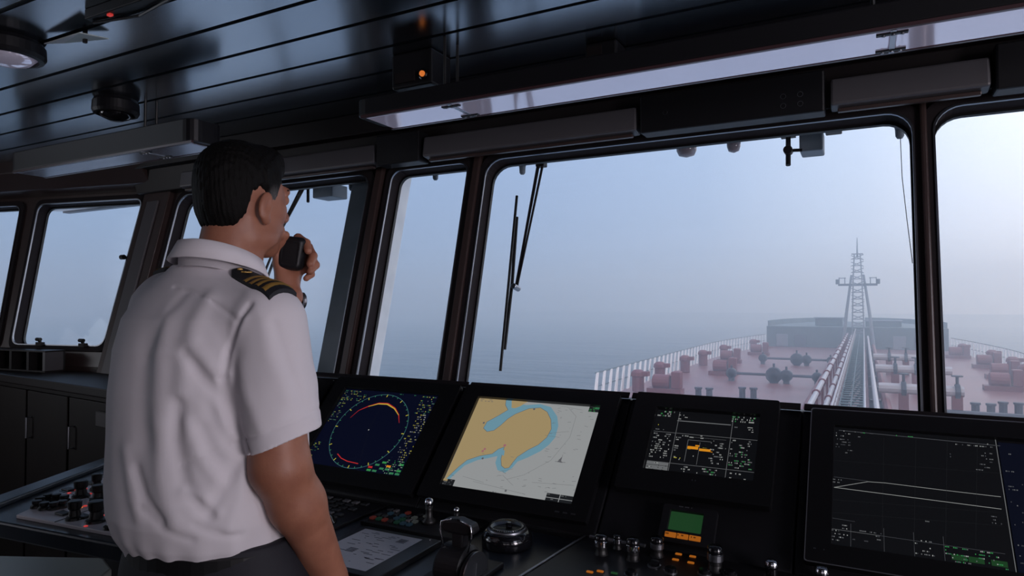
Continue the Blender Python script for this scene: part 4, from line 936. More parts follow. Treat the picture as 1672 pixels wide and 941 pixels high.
def wiper(label, top, joint, b0, b1, w=.16, r=.008):
    T, J = ow(*top, w + .03), ow(*joint, w + .01); A_, B2 = ow(*b0, w - .03), ow(*b1, w - .03)
    t = empty('wiper', T, label, 'wiper')
    bm = NB(); off = Vector((.011, 0, 0)); tube(bm, [T - off, J - off * .3], [.008, .005], 8); tube(bm, [T + off, J + off * .3], [.006, .004], 8); obj('arm', bm, MT['gpaint'] if 0 else MT['trim'], t)
    bm = NB(); tube(bm, [A_, B2], .006, 8); obj('blade', bm, MT['rubber'], t)
    bm = NB(); n_ = Vector((0, .968, -.249)); tube(bm, [A_.lerp(B2, .12) + n_ * .018, A_.lerp(B2, .5) + n_ * .03, A_.lerp(B2, .88) + n_ * .018], .007, 8); obj('blade_spine', bm, MT['black'], t)
    bm = NB(); cyl(bm, J - n_ * .03, .012, .05, n_, 14); obj('pivot', bm, MT['steel'], t)
    bm = NB(); box(bm, T - Vector((.02, .02, .03)), T + Vector((.02, .02, .06))); obj('arm_root', bm, MT['trim'], t, bevel=.004)
wiper('long black wiper parked on the largest window, upright blade', (884, 262), (843, 470), (844, 320), (817, 606))
wiper('wiper behind the officer\'s microphone, arm sloping down to the left', (498, 300), (440, 412), (470, 352), (385, 560))
def obox(px0, py0, px1, py1, name, label, cat, m_='gpaint', w=.22, dep=.12):
    a, b = ow(px0, py1, w), ow(px1, py0, w); t = empty(name, a, label, cat)
    bm = NB(); box(bm, (a.x, a.y, a.z), (b.x, a.y + dep, b.z)); obj('case', bm, MT[m_], t, bevel=.006); return t, a, b
t, a, b = obox(1305, 212, 1344, 248, 'wiper_motor', 'grey wiper motor box hanging outside at the top of the largest window', 'wiper motor')
bm = NB(); c0 = ow(1287, 246, .22); c1 = ow(1287, 222, .22); c2 = ow(1287, 270, .22); tube(bm, [c1, c2], .009, 10); obj('spindle', bm, MT['trim'], t)
bm = NB(); cyl(bm, c0 - Vector((0, .02, 0)), .016, .04, (0, 1, 0), 16); obj('pivot', bm, MT['trim'], t)
bm = NB(); tube(bm, [c0, ow(1310, 245, .22)], .006, 8); obj('link_rod', bm, MT['trim'], t)
bm = NB(); box(bm, c1 - Vector((.025, .02, .006)), c1 + Vector((.025, .02, .012))); obj('flange', bm, MT['trim'], t)
t, a, b = obox(510, 300, 546, 324, 'wiper_motor', 'grey-green wiper motor box outside, just right of the officer\'s forehead', 'wiper motor')
bm = NB(); c0 = ow(503, 312, .22); tube(bm, [ow(503, 296, .22), ow(503, 330, .22)], .008, 10); obj('spindle', bm, MT['trim'], t)
def olamp(px, py, r, h, label):
    c = ow(px, py, .24); c.z = 2.165 + .055 * 0; t = empty('deck_lamp', c, label, 'lamp')
    c = Vector((c.x, 2.72, 2.17)); d0 = ow(px, py, .24); dd = (2.72 - d0.y)
    return t
for px, py, r, hh, lab in ((1121, 238, .040, .055, 'larger clear dome lamp under the outside eave, middle of the three'), (1198, 232, .026, .05, 'round dome lamp under the outside eave, right of the larger one'), (1070, 238, .022, .03, 'small lamp under the outside eave, left of the larger dome lamp')):
    c = ow(px, py + 2, .24); t = empty('deck_lamp', c, lab, 'lamp', 'lamps under the eave')
    bm = NB(); lathe(bm, [(r * 1.1, 0), (r * 1.1, .012), (r, .016), (r, .02)], c + Vector((0, 0, .03)), (0, 0, -1), 24); tube(bm, [c + Vector((0, 0, .02)), c + Vector((0, 0, .12))], r * .6, 12); obj('base', bm, MT['gpaint'], t)
    bm = NB(); lathe(bm, [(r, 0), (r * .98, hh * .5), (r * .75, hh * .85), (0, hh)], c + Vector((0, 0, .012)), (0, 0, -1), 24); obj('dome', bm, mat('smoky_dome', (.28, .24, .27), .15, coat=.5), t, smooth=True)
for px, py, lab in ((1469, 212, 'grey nozzle with a thin cable hanging outside at the right end of the largest window'), (853, 274, 'small grey nozzle hanging outside near the wiper arm'), (711, 284, 'small grey nozzle hanging outside the narrow window'), (574, 302, 'small grey nozzle hanging outside, left of the pale column')):
    c = ow(px, py, .18); t = empty('washer_nozzle', c, lab, 'nozzle'); k = 1.5 if px == 1469 else 1
    bm = NB(); lathe(bm, [(.008, -.03), (.013, -.022), (.014, .0), (.017, .012), (.017, .03 * k + .08), (0, .03 * k + .08)], c, (0, 0, 1), 16); obj('nozzle', bm, MT['gpaint'], t)
    if px == 1469: bm = NB(); tube(bm, [ow(1470, 222, .18), ow(1473, 290, .18), ow(1481, 360, .18), ow(1490, 430, .18)], .0013, 6); obj('cable', bm, MT['rubber'], t)
c = ow(1361, 205, .2); t = empty('eave_bracket', c, 'small dark bracket outside the glass just right of the motor box', 'bracket')
bm = NB(); box(bm, (c.x - .03, c.y, c.z - .012), (c.x + .025, c.y + .1, c.z + .05)); obj('bracket', bm, MT['trim'], t, bevel=.004)
# window catches on the port window
for px, py, lab in ((66, 560, 'left black window catch on the sill of the port window'), (136, 562, 'right black window catch on the sill of the port window')):
    c = hit(px, py, lw(0, 1.216, -.02), (.194, -.95, .24)); t = empty('window_catch', c, lab, 'window catch')
    bm = NB(); box(bm, (c.x - .025, c.y - .015, c.z - .02), (c.x + .025, c.y + .012, c.z + .004)); obj('foot', bm, MT['trim'], t, bevel=.003)
    bm = NB(); tube(bm, [c, c + Vector((0, -.01, .022))], .008, 10); cyl(bm, c + Vector((-.02, -.01, .02)), .010, .04, (1, 0, 0), 12); obj('thumb_screw', bm, MT['rubber'], t)
c = hit(203, 420, lw(0, 1.6, -.03), (.194, -.95, .24)); t = empty('window_latch', c, 'small dark latch on the corner pillar beside the port window', 'latch')
bm = NB(); cyl(bm, c, .014, .03, (-1, 0, 0), 14); obj('latch', bm, MT['rubber'], t)
# ------------------------------------------------------------------ the officer: smooth implicit surfaces turned into meshes
def V3(*a): return np.array(a, float)
def ell(P, c, r, M=None):
    q = P - np.array(c, float)
    if M is not None: q = q @ M
    r = np.array(r, float); k0 = np.linalg.norm(q / r, axis=1); k1 = np.linalg.norm(q / (r * r), axis=1)
    return k0 * (k0 - 1) / np.maximum(k1, 1e-9)
def cap(P, a, b, ra, rb):
    a = np.array(a, float); b = np.array(b, float); ab = b - a
    t = np.clip(((P - a) @ ab) / (ab @ ab), 0, 1)
    return np.linalg.norm(P - a - t[:, None] * ab, axis=1) - (ra + (rb - ra) * t)
def chain(P, pts, rs, k=.006):
    d = None
    for i in range(len(pts) - 1):
        e = cap(P, pts[i], pts[i + 1], rs[i], rs[i + 1]); d = e if d is None else smin(d, e, k)
    return d
def smin(a, b, k):
    h = np.clip(.5 + .5 * (b - a) / k, 0, 1); return b + (a - b) * h - k * h * (1 - h)
def smax(a, b, k): return -smin(-a, -b, k)
def sdf_mesh(name, fn, lo, hi, h):
    lo = np.array(lo, float); n = np.ceil((np.array(hi) - lo) / h).astype(int) + 1; B = 8
    n = ((n + B - 1) // B) * B; nb = n // B
    g = np.stack(np.meshgrid(*[np.arange(k) for k in nb], indexing='ij'), -1).reshape(-1, 3)
    cen = lo + (g * B + B / 2) * h
    d = fn(cen); act = np.abs(d) < B * h * 1.45
    F = np.where(d.reshape(nb) < 0, -1., 1.).astype(np.float32).repeat(B, 0).repeat(B, 1).repeat(B, 2)
    off = np.stack(np.meshgrid(*[np.arange(B)] * 3, indexing='ij'), -1).reshape(-1, 3)
    ga = g[act]
    for s in range(0, len(ga), 400):
        idx = (ga[s:s + 400, None, :] * B + off[None]).reshape(-1, 3)
        F[idx[:, 0], idx[:, 1], idx[:, 2]] = fn(lo + idx * h)
    I_ = F < 0
    c = [I_[i:n[0] - 1 + i, j:n[1] - 1 + j, k:n[2] - 1 + k] for i in (0, 1) for j in (0, 1) for k in (0, 1)]
    anyv = c[0].copy(); allv = c[0].copy()
    for q in c[1:]: anyv |= q; allv &= q
    cells = np.argwhere(anyv & ~allv)
    ids = np.full(n - 1, -1, np.int32); ids[cells[:, 0], cells[:, 1], cells[:, 2]] = np.arange(len(cells))
    acc = np.zeros((len(cells), 3)); cnt = np.zeros(len(cells))
    cor = [(i, j, k) for i in (0, 1) for j in (0, 1) for k in (0, 1)]
    val = {o: F[cells[:, 0] + o[0], cells[:, 1] + o[1], cells[:, 2] + o[2]] for o in cor}
    for a in cor:
        for ax in range(3):
            if a[ax] == 0:
                b = list(a); b[ax] = 1; b = tuple(b); va, vb = val[a], val[b]; m = (va < 0) != (vb < 0)
                t = va / np.where(m, va - vb, 1)
                p = np.array(a, float)[None] + np.zeros((len(cells), 3)); p[:, ax] += t
                acc[m] += p[m]; cnt[m] += 1
    V = lo + (cells + acc / np.maximum(cnt, 1)[:, None]) * h
    quads = []
    for ax in range(3):
        u, v = [(1, 2), (2, 0), (0, 1)][ax]
        sl0 = [slice(1, n[i] - 1) for i in range(3)]; sl0[ax] = slice(0, n[ax] - 1); sl1 = list(sl0); sl1[ax] = slice(1, n[ax])
        A, Bv = I_[tuple(sl0)], I_[tuple(sl1)]
        for sgn in (0, 1):
            e = np.argwhere((A & ~Bv) if sgn == 0 else (~A & Bv))
            if not len(e): continue
            o = np.ones(3, int); o[ax] = 0; e = e + o
            du = np.zeros(3, int); du[u] = 1; dv = np.zeros(3, int); dv[v] = 1
            q = [ids[tuple((e - x).T)] for x in (du + dv, dv, du * 0, du)]
            q = np.stack(q, 1); quads.append(q if sgn == 0 else q[:, ::-1])
    Q = np.concatenate(quads); Q = Q[(Q >= 0).all(1)]
    me = bpy.data.meshes.new(name)
    me.vertices.add(len(V)); me.vertices.foreach_set('co', V.astype(np.float32).ravel())
    me.loops.add(len(Q) * 4); me.loops.foreach_set('vertex_index', Q.ravel().astype(np.int32))
    me.polygons.add(len(Q)); me.polygons.foreach_set('loop_start', np.arange(0, len(Q) * 4, 4, dtype=np.int32)); me.polygons.foreach_set('loop_total', np.full(len(Q), 4, np.int32))
    me.update(calc_edges=True); me.polygons.foreach_set('use_smooth', np.ones(len(Q), bool))
    return me
def noise3(P, s, seed=0, oct=2):
    r = np.random.RandomState(seed); out = 0
    for o in range(oct):
        for k in range(5):
            w = r.normal(size=3); w /= np.linalg.norm(w); out = out + np.sin((P * np.array(s)) @ w * (2 ** o) * 6.283 + r.rand() * 6.283) / (2 ** o)
    return out / 5
def C3(px, py, d): return np.array(CAM + (cf + cr * ((px - 836) / FPX) + cu * ((470.5 - py) / FPX)) * d)
def march(fn, px, py, t0=.9, t1=2.2):
    r = np.array(cf + cr * ((px - 836) / FPX) + cu * ((470.5 - py) / FPX)); t = t0
    for _ in range(120):
        d = fn((np.array(CAM) + r * t)[None])[0]; t += d * .7 / np.linalg.norm(r)
        if d < .0004: return np.array(CAM) + r * t
        if t > t1: return None
    return np.array(CAM) + r * t

H = V3(-1.123, .933, 1.681)
SH_R, EL_R, WR_R = V3(-.968, .872, 1.428), C3(457, 762, 1.195), C3(541, 940, 1.305)
SH_L, EL_L = V3(-1.290, .905, 1.455), V3(-1.285, 1.125, 1.295)
WR_L = C3(474, 485, 1.448)
def q(*o): return H + np.array(o)
def head(P):
    d = ell(P, q(0, -.002, .028), (.072, .085, .084))
    d = smin(d, ell(P, q(0, .035, -.012), (.064, .062, .083)), .02)
    d = smin(d, ell(P, q(0, .026, -.066), (.060, .062, .046)), .02)
    d = smin(d, ell(P, q(0, .070, -.094), (.026, .023, .020)), .02)
    for s in (-1, 1):
        d = smin(d, ell(P, q(s * .042, .050, -.020), (.022, .028, .024)), .012)
        d = smin(d, ell(P, q(s * .054, .018, -.078), (.014, .030, .020)), .015)
    d = smin(d, cap(P, q(-.034, .088, .026), q(.034, .088, .026), .011, .011), .012)
    for s in (-1, 1): d = smax(d, -ell(P, q(s * .033, .108, .008), (.018, .018, .012)), .008)
    for s in (-1, 1): d = smin(d, ell(P, q(s * .032, .084, .008), (.014, .013, .012)), .003)
    d = smin(d, cap(P, q(0, .094, .014), q(0, .116, -.024), .008, .0125), .008)
    for s in (-1, 1): d = smin(d, ell(P, q(s * .011, .106, -.029), (.009, .011, .008)), .005)
    d = smin(d, cap(P, q(-.022, .088, -.053), q(.022, .088, -.053), .009, .009), .006)
    d = smin(d, cap(P, q(-.018, .087, -.066), q(.018, .087, -.066), .010, .010), .005)
    d = smax(d, -cap(P, q(-.026, .100, -.0595), q(.026, .100, -.0595), .0025, .0025), .004)
    # ears: rim, lobe and hollow
    for s in (-1, 1):
        a = math.radians(14); Mx = np.array([[1, 0, 0], [0, math.cos(a), math.sin(a)], [0, -math.sin(a), math.cos(a)]])
        Mz = np.array([[math.cos(.2 * s), math.sin(.2 * s), 0], [-math.sin(.2 * s), math.cos(.2 * s), 0], [0, 0, 1]])
        R_ = Mx @ Mz
        e = ell(P, q(s * .082, -.006, -.018), (.0060, .0150, .029), R_)
        e = smin(e, ell(P, q(s * .079, -.001, -.044), (.006, .010, .012)), .006)
        e = smax(e, -ell(P, q(s * .091, -.003, -.014), (.008, .008, .018), R_), .004)
        d = smin(d, e, .005)
    return d
def neck(P):
    d = cap(P, q(0, -.012, -.055), q(0, -.040, -.19), .058, .062)
    for s in (-1, 1): d = smin(d, cap(P, q(s * .045, -.02, -.04), q(s * .022, .03, -.17), .014, .012), .02)
    return d
def hand_left(P):
    W = WR_L
    fing = (([(473, 408, 1.484), (487, 389, 1.478), (500, 397, 1.458), (503, 410, 1.440)], (.011, .0100, .0092, .0080)),
            ([(480, 419, 1.490), (503, 404, 1.486), (511, 418, 1.466), (506, 431, 1.446)], (.011, .0102, .0094, .0080)),
            ([(484, 433, 1.487), (508, 421, 1.485), (515, 433, 1.466), (507, 443, 1.448)], (.011, .0098, .0090, .0078)),
            ([(482, 447, 1.480), (502, 438, 1.479), (508, 448, 1.464), (500, 455, 1.452)], (.010, .0085, .0078, .0068)))
    d = cap(P, W, C3(470, 458, 1.462), .0225, .024)
    for pts, rs in fing:
        p = [C3(*a) for a in pts]
        d = smin(d, cap(P, C3(469, 466, 1.462), p[0], .018, .0135), .012)
    d = smin(d, cap(P, C3(465, 466, 1.450), C3(456, 432, 1.452), .018, .0135), .012)       # ball of the thumb
    for pts, rs in fing: d = smin(d, chain(P, [C3(*a) for a in pts], rs, .004), .003)
    th = [C3(456, 432, 1.452), C3(452, 412, 1.448), C3(459, 394, 1.440), C3(466, 384, 1.436)]
    return smin(d, chain(P, th, (.0125, .0115, .0105, .009), .004), .005)
RAILY, RAILZ = 1.062, .852
def hand_right(P):
    W = WR_R; pc = V3(-.930, 1.035, .885)
    d = cap(P, W, pc, .026, .025)
    for k, x in enumerate((-.968, -.944, -.920, -.897)):
        b = V3(x, 1.050, .884 - .002 * k)
        d = smin(d, cap(P, pc, b, .018, .013), .012)
        L = (.95, 1.05, 1.0, .85)[k]
        pts = [b, V3(x, RAILY + .030 * L, RAILZ + .024), V3(x, RAILY + .032 * L, RAILZ - .008), V3(x, RAILY + .008, RAILZ - .030)]
        d = smin(d, chain(P, pts, (.0108, .0100, .0092, .008), .004), .003)
    th = [V3(-.962, 1.012, .900), V3(-.978, 1.024, .872), V3(-.976, 1.036, .846), V3(-.966, 1.052, .826)]
    return smin(d, chain(P, th, (.015, .012, .011, .009), .004), .008)
def legs(P, g=0):
    d = None
    for s, sx in ((-1, -1.235), (1, -1.035)):
        e = chain(P, [V3(sx, .895, .93), V3(sx + s * .012, .915, .50), V3(sx + s * .02, .885, .10)], [.088 + g, .060 + g, .045 + g * 1.6], .02)
        d = e if d is None else smin(d, e, .02)
    return d
def body(P):
    d = smin(head(P), neck(P), .022)
    t = ell(P, (-1.137, .895, 1.31), (.165, .115, .20)); t = smin(t, ell(P, (-1.137, .895, 1.06), (.150, .110, .16)), .05)
    t = smin(t, cap(P, SH_L + V3(.05, -.01, .0), SH_R + V3(-.04, 0, 0), .045, .045), .05)
    t = smin(t, cap(P, q(0, -.04, -.17), V3(-1.137, .895, 1.38), .06, .08), .04)
    d = smin(d, t, .012)
    d = smin(d, chain(P, [SH_R, EL_R], [.052, .0515], .01), .03)
    el = V3(0, -.004, 0)
    fa = chain(P, [EL_R, EL_R * .68 + WR_R * .32 + V3(.002, -.002, 0), WR_R], [.0510, .0485, .0300], .02)
    d = smin(d, fa, .018)
    d = smin(d, chain(P, [SH_L, EL_L, EL_L * .65 + WR_L * .35, WR_L], [.050, .044, .043, .026], .02), .02)
    d = smin(d, hand_left(P), .008); d = smin(d, hand_right(P), .010)
    d = smin(d, legs(P), .04)
    for s, sx in ((-1, -1.255), (1, -1.015)): d = smin(d, cap(P, V3(sx, .87, .055), V3(sx + s * .02, 1.03, .035), .036, .025), .02)
    return d
TZ = np.array([.96, 1.00, 1.03, 1.07, 1.12, 1.20, 1.30, 1.38, 1.44, 1.485, 1.52, 1.55])
TA = np.array([.160, .170, .184, .193, .195, .194, .194, .194, .190, .168, .105, .065])
TB = np.array([.128, .138, .154, .165, .166, .162, .156, .144, .124, .098, .076, .06])
TC = np.array([.900, .900, .898, .896, .894, .893, .890, .888, .888, .890, .890, .890])
TX = -1.152
def torso(P):
    z = P[:, 2]; a = np.interp(z, TZ, TA); b = np.interp(z, TZ, TB); c = np.interp(z, TZ, TC)
    x = (P[:, 0] - TX) / a; y = (P[:, 1] - c) / b; r = (np.abs(x) ** 2.35 + np.abs(y) ** 2.35) ** (1 / 2.35)
    d = (r - 1) * np.minimum(a, b) * .92
    return np.maximum(np.maximum(d, TZ[0] - z), z - 1.545)
HEM_N = V3(.32, .22, -1.); HEM_N /= np.linalg.norm(HEM_N)
HEM_P = EL_R + V3(.007, .002, .047)
def shirt0(P):
    d = torso(P)
    d = smin(d, cap(P, V3(-1.138, .888, 1.492), SH_R + V3(-.008, 0, .018), .046, .060), .035)
    d = smin(d, cap(P, V3(-1.138, .888, 1.497), SH_L + V3(-.004, 0, .018), .046, .062), .035)
    # right sleeve, open at the hem
    ax = HEM_P + (HEM_P - SH_R) * .06
    s = chain(P, [SH_R + V3(.0, 0, .004), SH_R * .5 + ax * .5 + V3(.002, -.002, 0), ax], [.068, .069, .0665], .01)
    inn = cap(P, SH_R * .35 + ax * .65, ax + (ax - SH_R) * .2, .0565, .057)
    s = np.maximum(smax(s, -inn, .003), (P - HEM_P) @ HEM_N)
    d = smin(d, s, .010)
    # left sleeve
    e = SH_L + (EL_L - SH_L) * .86; n_ = (EL_L - SH_L) / np.linalg.norm(EL_L - SH_L)
    s = cap(P, SH_L, EL_L, .070, .066); s = np.maximum(s, (P - e) @ n_)
    return smin(d, s, .03)
# creases: (pixel path on the shirt, depth, width) - negative depth is a ridge
CR = []
for path, dep, wd_ in (
    ([(408, 497), (388, 530), (372, 575), (364, 620)], .0045, .006),
    ([(364, 620), (368, 655), (384, 700), (402, 738)], .0100, .008),
    ([(395, 520), (378, 570), (372, 610)], -.004, .012),
    ([(228, 458), (285, 468), (340, 487), (388, 524)], .0035, .004),
    ([(303, 578), (330, 618), (363, 651)], .0095, .012),
    ([(318, 560), (345, 600), (368, 625)], -.006, .012),
    ([(340, 488), (318, 530), (303, 578), (298, 640)], -.0070, .018),
    ([(340, 660), (352, 700), (395, 742)], .005, .012),
    ([(290, 660), (286, 720), (300, 790), (338, 842)], .0085, .013),
    ([(300, 800), (330, 815), (352, 838)], -.005, .010),
    ([(384, 761), (362, 800), (342, 838)], .0085, .011),
    ([(400, 770), (392, 820), (375, 862)], -.006, .014),
    ([(222, 770), (236, 815), (262, 850)], .007, .012),
    ([(205, 740), (215, 800), (225, 842)], -.005, .016),
    ([(262, 700), (262, 780), (285, 850)], -.006, .018),
    ([(240, 560), (232, 640), (235, 720)], .006, .024),
    ([(272, 520), (262, 600), (262, 680)], -.007, .022),
    ([(305, 690), (325, 745), (360, 790)], -.005, .012),
    ([(418, 800), (432, 840), (452, 872)], .005, .007),
    ([(430, 520), (440, 580), (470, 650)], -.004, .014),
    ([(448, 530), (476, 610), (500, 670)], .0035, .010),
    ([(395, 600), (405, 650), (425, 700)], -.004, .014),
    ([(320, 860), (350, 872), (390, 874)], .004, .009),
    ([(230, 830), (270, 868), (310, 882)], .004, .009),
    ([(330, 700), (350, 745), (372, 770)], .006, .011),
    ([(300, 480), (268, 520), (240, 580)], .004, .014),
    ([(360, 440), (400, 470), (420, 505)], -.003, .010)):
    dep = dep * (1.6 if path[0] == (408, 497) else 1.2 if path[0] == (364, 620) else 1 if path[0] == (228, 458) else .68)
    pts = [march(shirt0, *p) for p in path]; pts = [p for p in pts if p is not None]
    if len(pts) > 1: CR.append((pts, dep, wd_))
def shirt(P):
    d = shirt0(P); near = np.abs(d) < .05
    if near.any():
        Q = P[near]; e = np.zeros(len(Q))
        for pts, dep, w in CR:
            m = None
            for i in range(len(pts) - 1):
                k = cap(Q, pts[i], pts[i + 1], 0, 0); m = k if m is None else np.minimum(m, k)
            e += dep * np.exp(-(m / w) ** 2)
        e += .0016 * noise3(Q, (9, 9, 5), 4, 2) * np.clip((1.5 - Q[:, 2]) * 4, .2, 1)
        # gathers above the belt
        e += .0016 * np.sin(np.arctan2(Q[:, 1] - .89, Q[:, 0] + 1.138) * 17 + 2 * noise3(Q, (3, 3, 3), 8, 1)) * np.exp(-((Q[:, 2] - 1.01) / .045) ** 2)
        # stitched hem band of the sleeve
        hd = (Q - HEM_P) @ HEM_N
        e += .0018 * np.exp(-((hd + .030) / .0028) ** 2) * (Q[:, 0] > -1.05)
        d = d.copy(); d[near] += e
    return d
def trousers(P):
    d = smin(legs(P, .016), ell(P, (-1.137, .895, .93), (.182, .142, .17)), .05)
    z = P[:, 2]; y = np.abs(P[:, 1] - .9)
    b = (np.sqrt(((P[:, 0] + 1.137) / .180) ** 2 + ((P[:, 1] - .898) / .138) ** 2) - 1) * .138
    d = smin(d, np.maximum(np.maximum(b, z - 1.03), .86 - z), .03)
    d = np.maximum(np.maximum(d, z - 1.03), .07 - z)
    return d + .002 * noise3(P, (5, 5, 3), 12, 2)
HB = [(-.2, -.080), (-.072, -.080), (-.050, -.072), (-.036, -.040), (-.026, .002), (-.012, .013), (.004, .010), (.010, -.006), (.014, -.030), (.030, -.034), (.036, -.010), (.044, .018), (.062, .048), (.2, .052)]
def hair(P):
    L = P - H
    d = ell(P, q(0, -.002, .029), (.0785, .0915, .0925)); d = smin(d, ell(P, q(0, -.026, -.018), (.062, .060, .070)), .02)
    d = smin(d, ell(P, q(.0, .055, .085), (.052, .036, .032)), .03)
    zb = np.interp(L[:, 1], [a for a, b in HB], [b for a, b in HB])
    zb = zb + .003 * np.sin(L[:, 1] * 420) * np.clip(-L[:, 1] * 20, 0, 1) + .004 * noise3(L, (25, 25, 1), 5, 1) + .003 * noise3(L, (110, 110, 1), 15, 1)
    d = smax(d, (zb - L[:, 2]) * .55, .014)
    d = smax(d, (L[:, 1] - (.082 + .1 * (L[:, 2] - .05))), .010)
    inner = ell(P, q(0, -.002, .028), (.064, .076, .076)); d = np.maximum(d, -inner)
    nz = noise3(np.stack([L[:, 0] * 110 + L[:, 1] * 20, L[:, 1] * 110 + L[:, 2] * 25, L[:, 2] * 25 + L[:, 1] * 60], 1), (1, 1, 1), 3, 2)
    return d + .0017 * nz + .003 * noise3(L, (11, 11, 7), 9, 1)

skin = mat('tanned_skin', (.36, .150, .092), .5, var=(28, (.30, .118, .072)), bump=(220, .25), bdist=.001)
skin.node_tree.nodes['Principled BSDF'].inputs['Subsurface Weight'].default_value = .08
skin.node_tree.nodes['Principled BSDF'].inputs['Subsurface Radius'].default_value = (.01, .004, .002)
cloth = mat('white_shirt_cotton', (.70, .66, .70), .75, bump=(700, .12), bdist=.0006)
navy = mat('black_navy_trousers', (.008, .008, .014), .75, bump=(500, .2))
def hair_mat():
    m = mat('dark_hair', (.004, .0035, .0035), .6, spec=.12); N = m.node_tree; b = N.nodes['Principled BSDF']
    t = N.nodes.new('ShaderNodeTexCoord'); mp = N.nodes.new('ShaderNodeMapping'); mp.inputs['Scale'].default_value = (900, 900, 60); mp.inputs['Rotation'].default_value = (.35, 0, 0)
    N.links.new(t.outputs['Object'], mp.inputs[0]); n = N.nodes.new('ShaderNodeTexNoise'); n.inputs['Scale'].default_value = 1; n.inputs['Detail'].default_value = 3
    N.links.new(mp.outputs[0], n.inputs['Vector'])
    u = N.nodes.new('ShaderNodeBump'); u.inputs['Strength'].default_value = .8; u.inputs['Distance'].default_value = .0015; N.links.new(n.outputs[0], u.inputs['Height']); N.links.new(u.outputs[0], b.inputs['Normal'])
    # greying hair at the temples and sideburns
    d = N.nodes.new('ShaderNodeVectorMath'); d.operation = 'DISTANCE'; d.inputs[1].default_value = GREY
    s_ = N.nodes.new('ShaderNodeVectorMath'); s_.operation = 'MULTIPLY'; s_.inputs[1].default_value = (.2, 1, .8)
    N.links.new(t.outputs['Object'], s_.inputs[0]); N.links.new(s_.outputs[0], d.inputs[0])
    mr_ = N.nodes.new('ShaderNodeMapRange'); mr_.inputs[1].default_value = .030; mr_.inputs[2].default_value = .006
    N.links.new(d.outputs['Value'], mr_.inputs[0])
    th = N.nodes.new('ShaderNodeMath'); th.operation = 'MULTIPLY'; N.links.new(mr_.outputs[0], th.inputs[0]); N.links.new(n.outputs[0], th.inputs[1])
    r = N.nodes.new('ShaderNodeValToRGB'); r.color_ramp.elements[0].position = .1; r.color_ramp.elements[0].color = (.004, .0035, .0035, 1); r.color_ramp.elements[1].position = .62; r.color_ramp.elements[1].color = (.13, .12, .12, 1)
    N.links.new(th.outputs[0], r.inputs[0]); N.links.new(r.outputs[0], b.inputs['Base Color'])
    return m
PB = Vector((-1.137, .9, 0))
g_ = (H - np.array(PB) + V3(.08, .026, .0)); GREY = (float(g_[0] * .2), float(g_[1]), float(g_[2] * .8))

bme = sdf_mesh('person', body, (-1.42, .70, -.01), (-.84, 1.28, 1.83), .0032)
me = bme; off = o_p = None
off = bpy.data.objects.new('person', me); COL.objects.link(off); me.materials.append(skin); me.transform(Matrix.Translation(-PB)); off.location = PB
tag(off, 'officer in white short-sleeved shirt seen from behind, holding a microphone to his mouth', 'person')
def wear(name, me, mats, smooth=True): return link(name, me, mats, off, smooth)
sh_ = wear('shirt', sdf_mesh('shirt', shirt, (-1.45, .68, .94), (-.86, 1.16, 1.60), .0034), cloth)
wear('trousers', sdf_mesh('trousers', trousers, (-1.42, .70, .05), (-.86, 1.08, 1.06), .006), navy)
hr = wear('hair', sdf_mesh('hair', hair, H + V3(-.11, -.14, -.10), H + V3(.11, .12, .15), .0022), None)
hr.data.materials.clear(); hr.data.materials.append(hair_mat())
# eyes
for s in (-1, 1):
    bm = NB(); lathe(bm, [(0, -.011), (.007, -.0085), (.0105, -.003), (.011, .001), (.009, .007), (.005, .0102), (0, .011)], Vector(q(s * .032, .0865, .008)), (0, 1, 0), 20); obj('eye', bm, mat('eye_white', (.5, .45, .42), .2), off, smooth=True)
# eyebrow
for s in (-1, 1):
    bm = NB(); tube(bm, [Vector(q(s * .014, .0985, .0275)), Vector(q(s * .03, .0965, .0325)), Vector(q(s * .047, .085, .028))], [.003, .0038, .0018], 8); obj('eyebrow', bm, mat('eyebrow_hair', (.02, .014, .012), .7), off, smooth=True)
# collar: stand and folded fall swept round the neck
bm = NB(); rings = []; nC = 64
for k in range(nC):
    a = 2 * PI * k / nC + PI / 2 / 32
    ca, sa = math.cos(a), math.sin(a)      # sa = +1 front
    cx0, cy0 = -1.125, .893; ra, rb = .0715, .0755
    zt = 1.5905 - .036 * (1 + sa) / 2 ** 1 * 1.35 + .004 * abs(ca)
    fr = max(0, sa) ** 2
    sec = [(-.001, -.050), (0, -.002), (.002, .001), (.0055, .0), (.013 + .010 * (1 - fr), -.034 - .010 * fr), (.0105 + .010 * (1 - fr), -.0355 - .010 * fr), (.0035, -.012), (.0028, -.050)]
    rings.append([bm.verts.new((cx0 + (ra + r) * ca, cy0 + (rb + r) * sa, zt + z)) for r, z in sec])
for i in range(nC):
    if i in (15, ): pass
    A_, Bq = rings[i], rings[(i + 1) % nC]
    for j in range(8): bm.faces.new((A_[j], A_[(j + 1) % 8], Bq[(j + 1) % 8], Bq[j]))
co = obj('collar', bm, cloth, sh_, smooth=True)
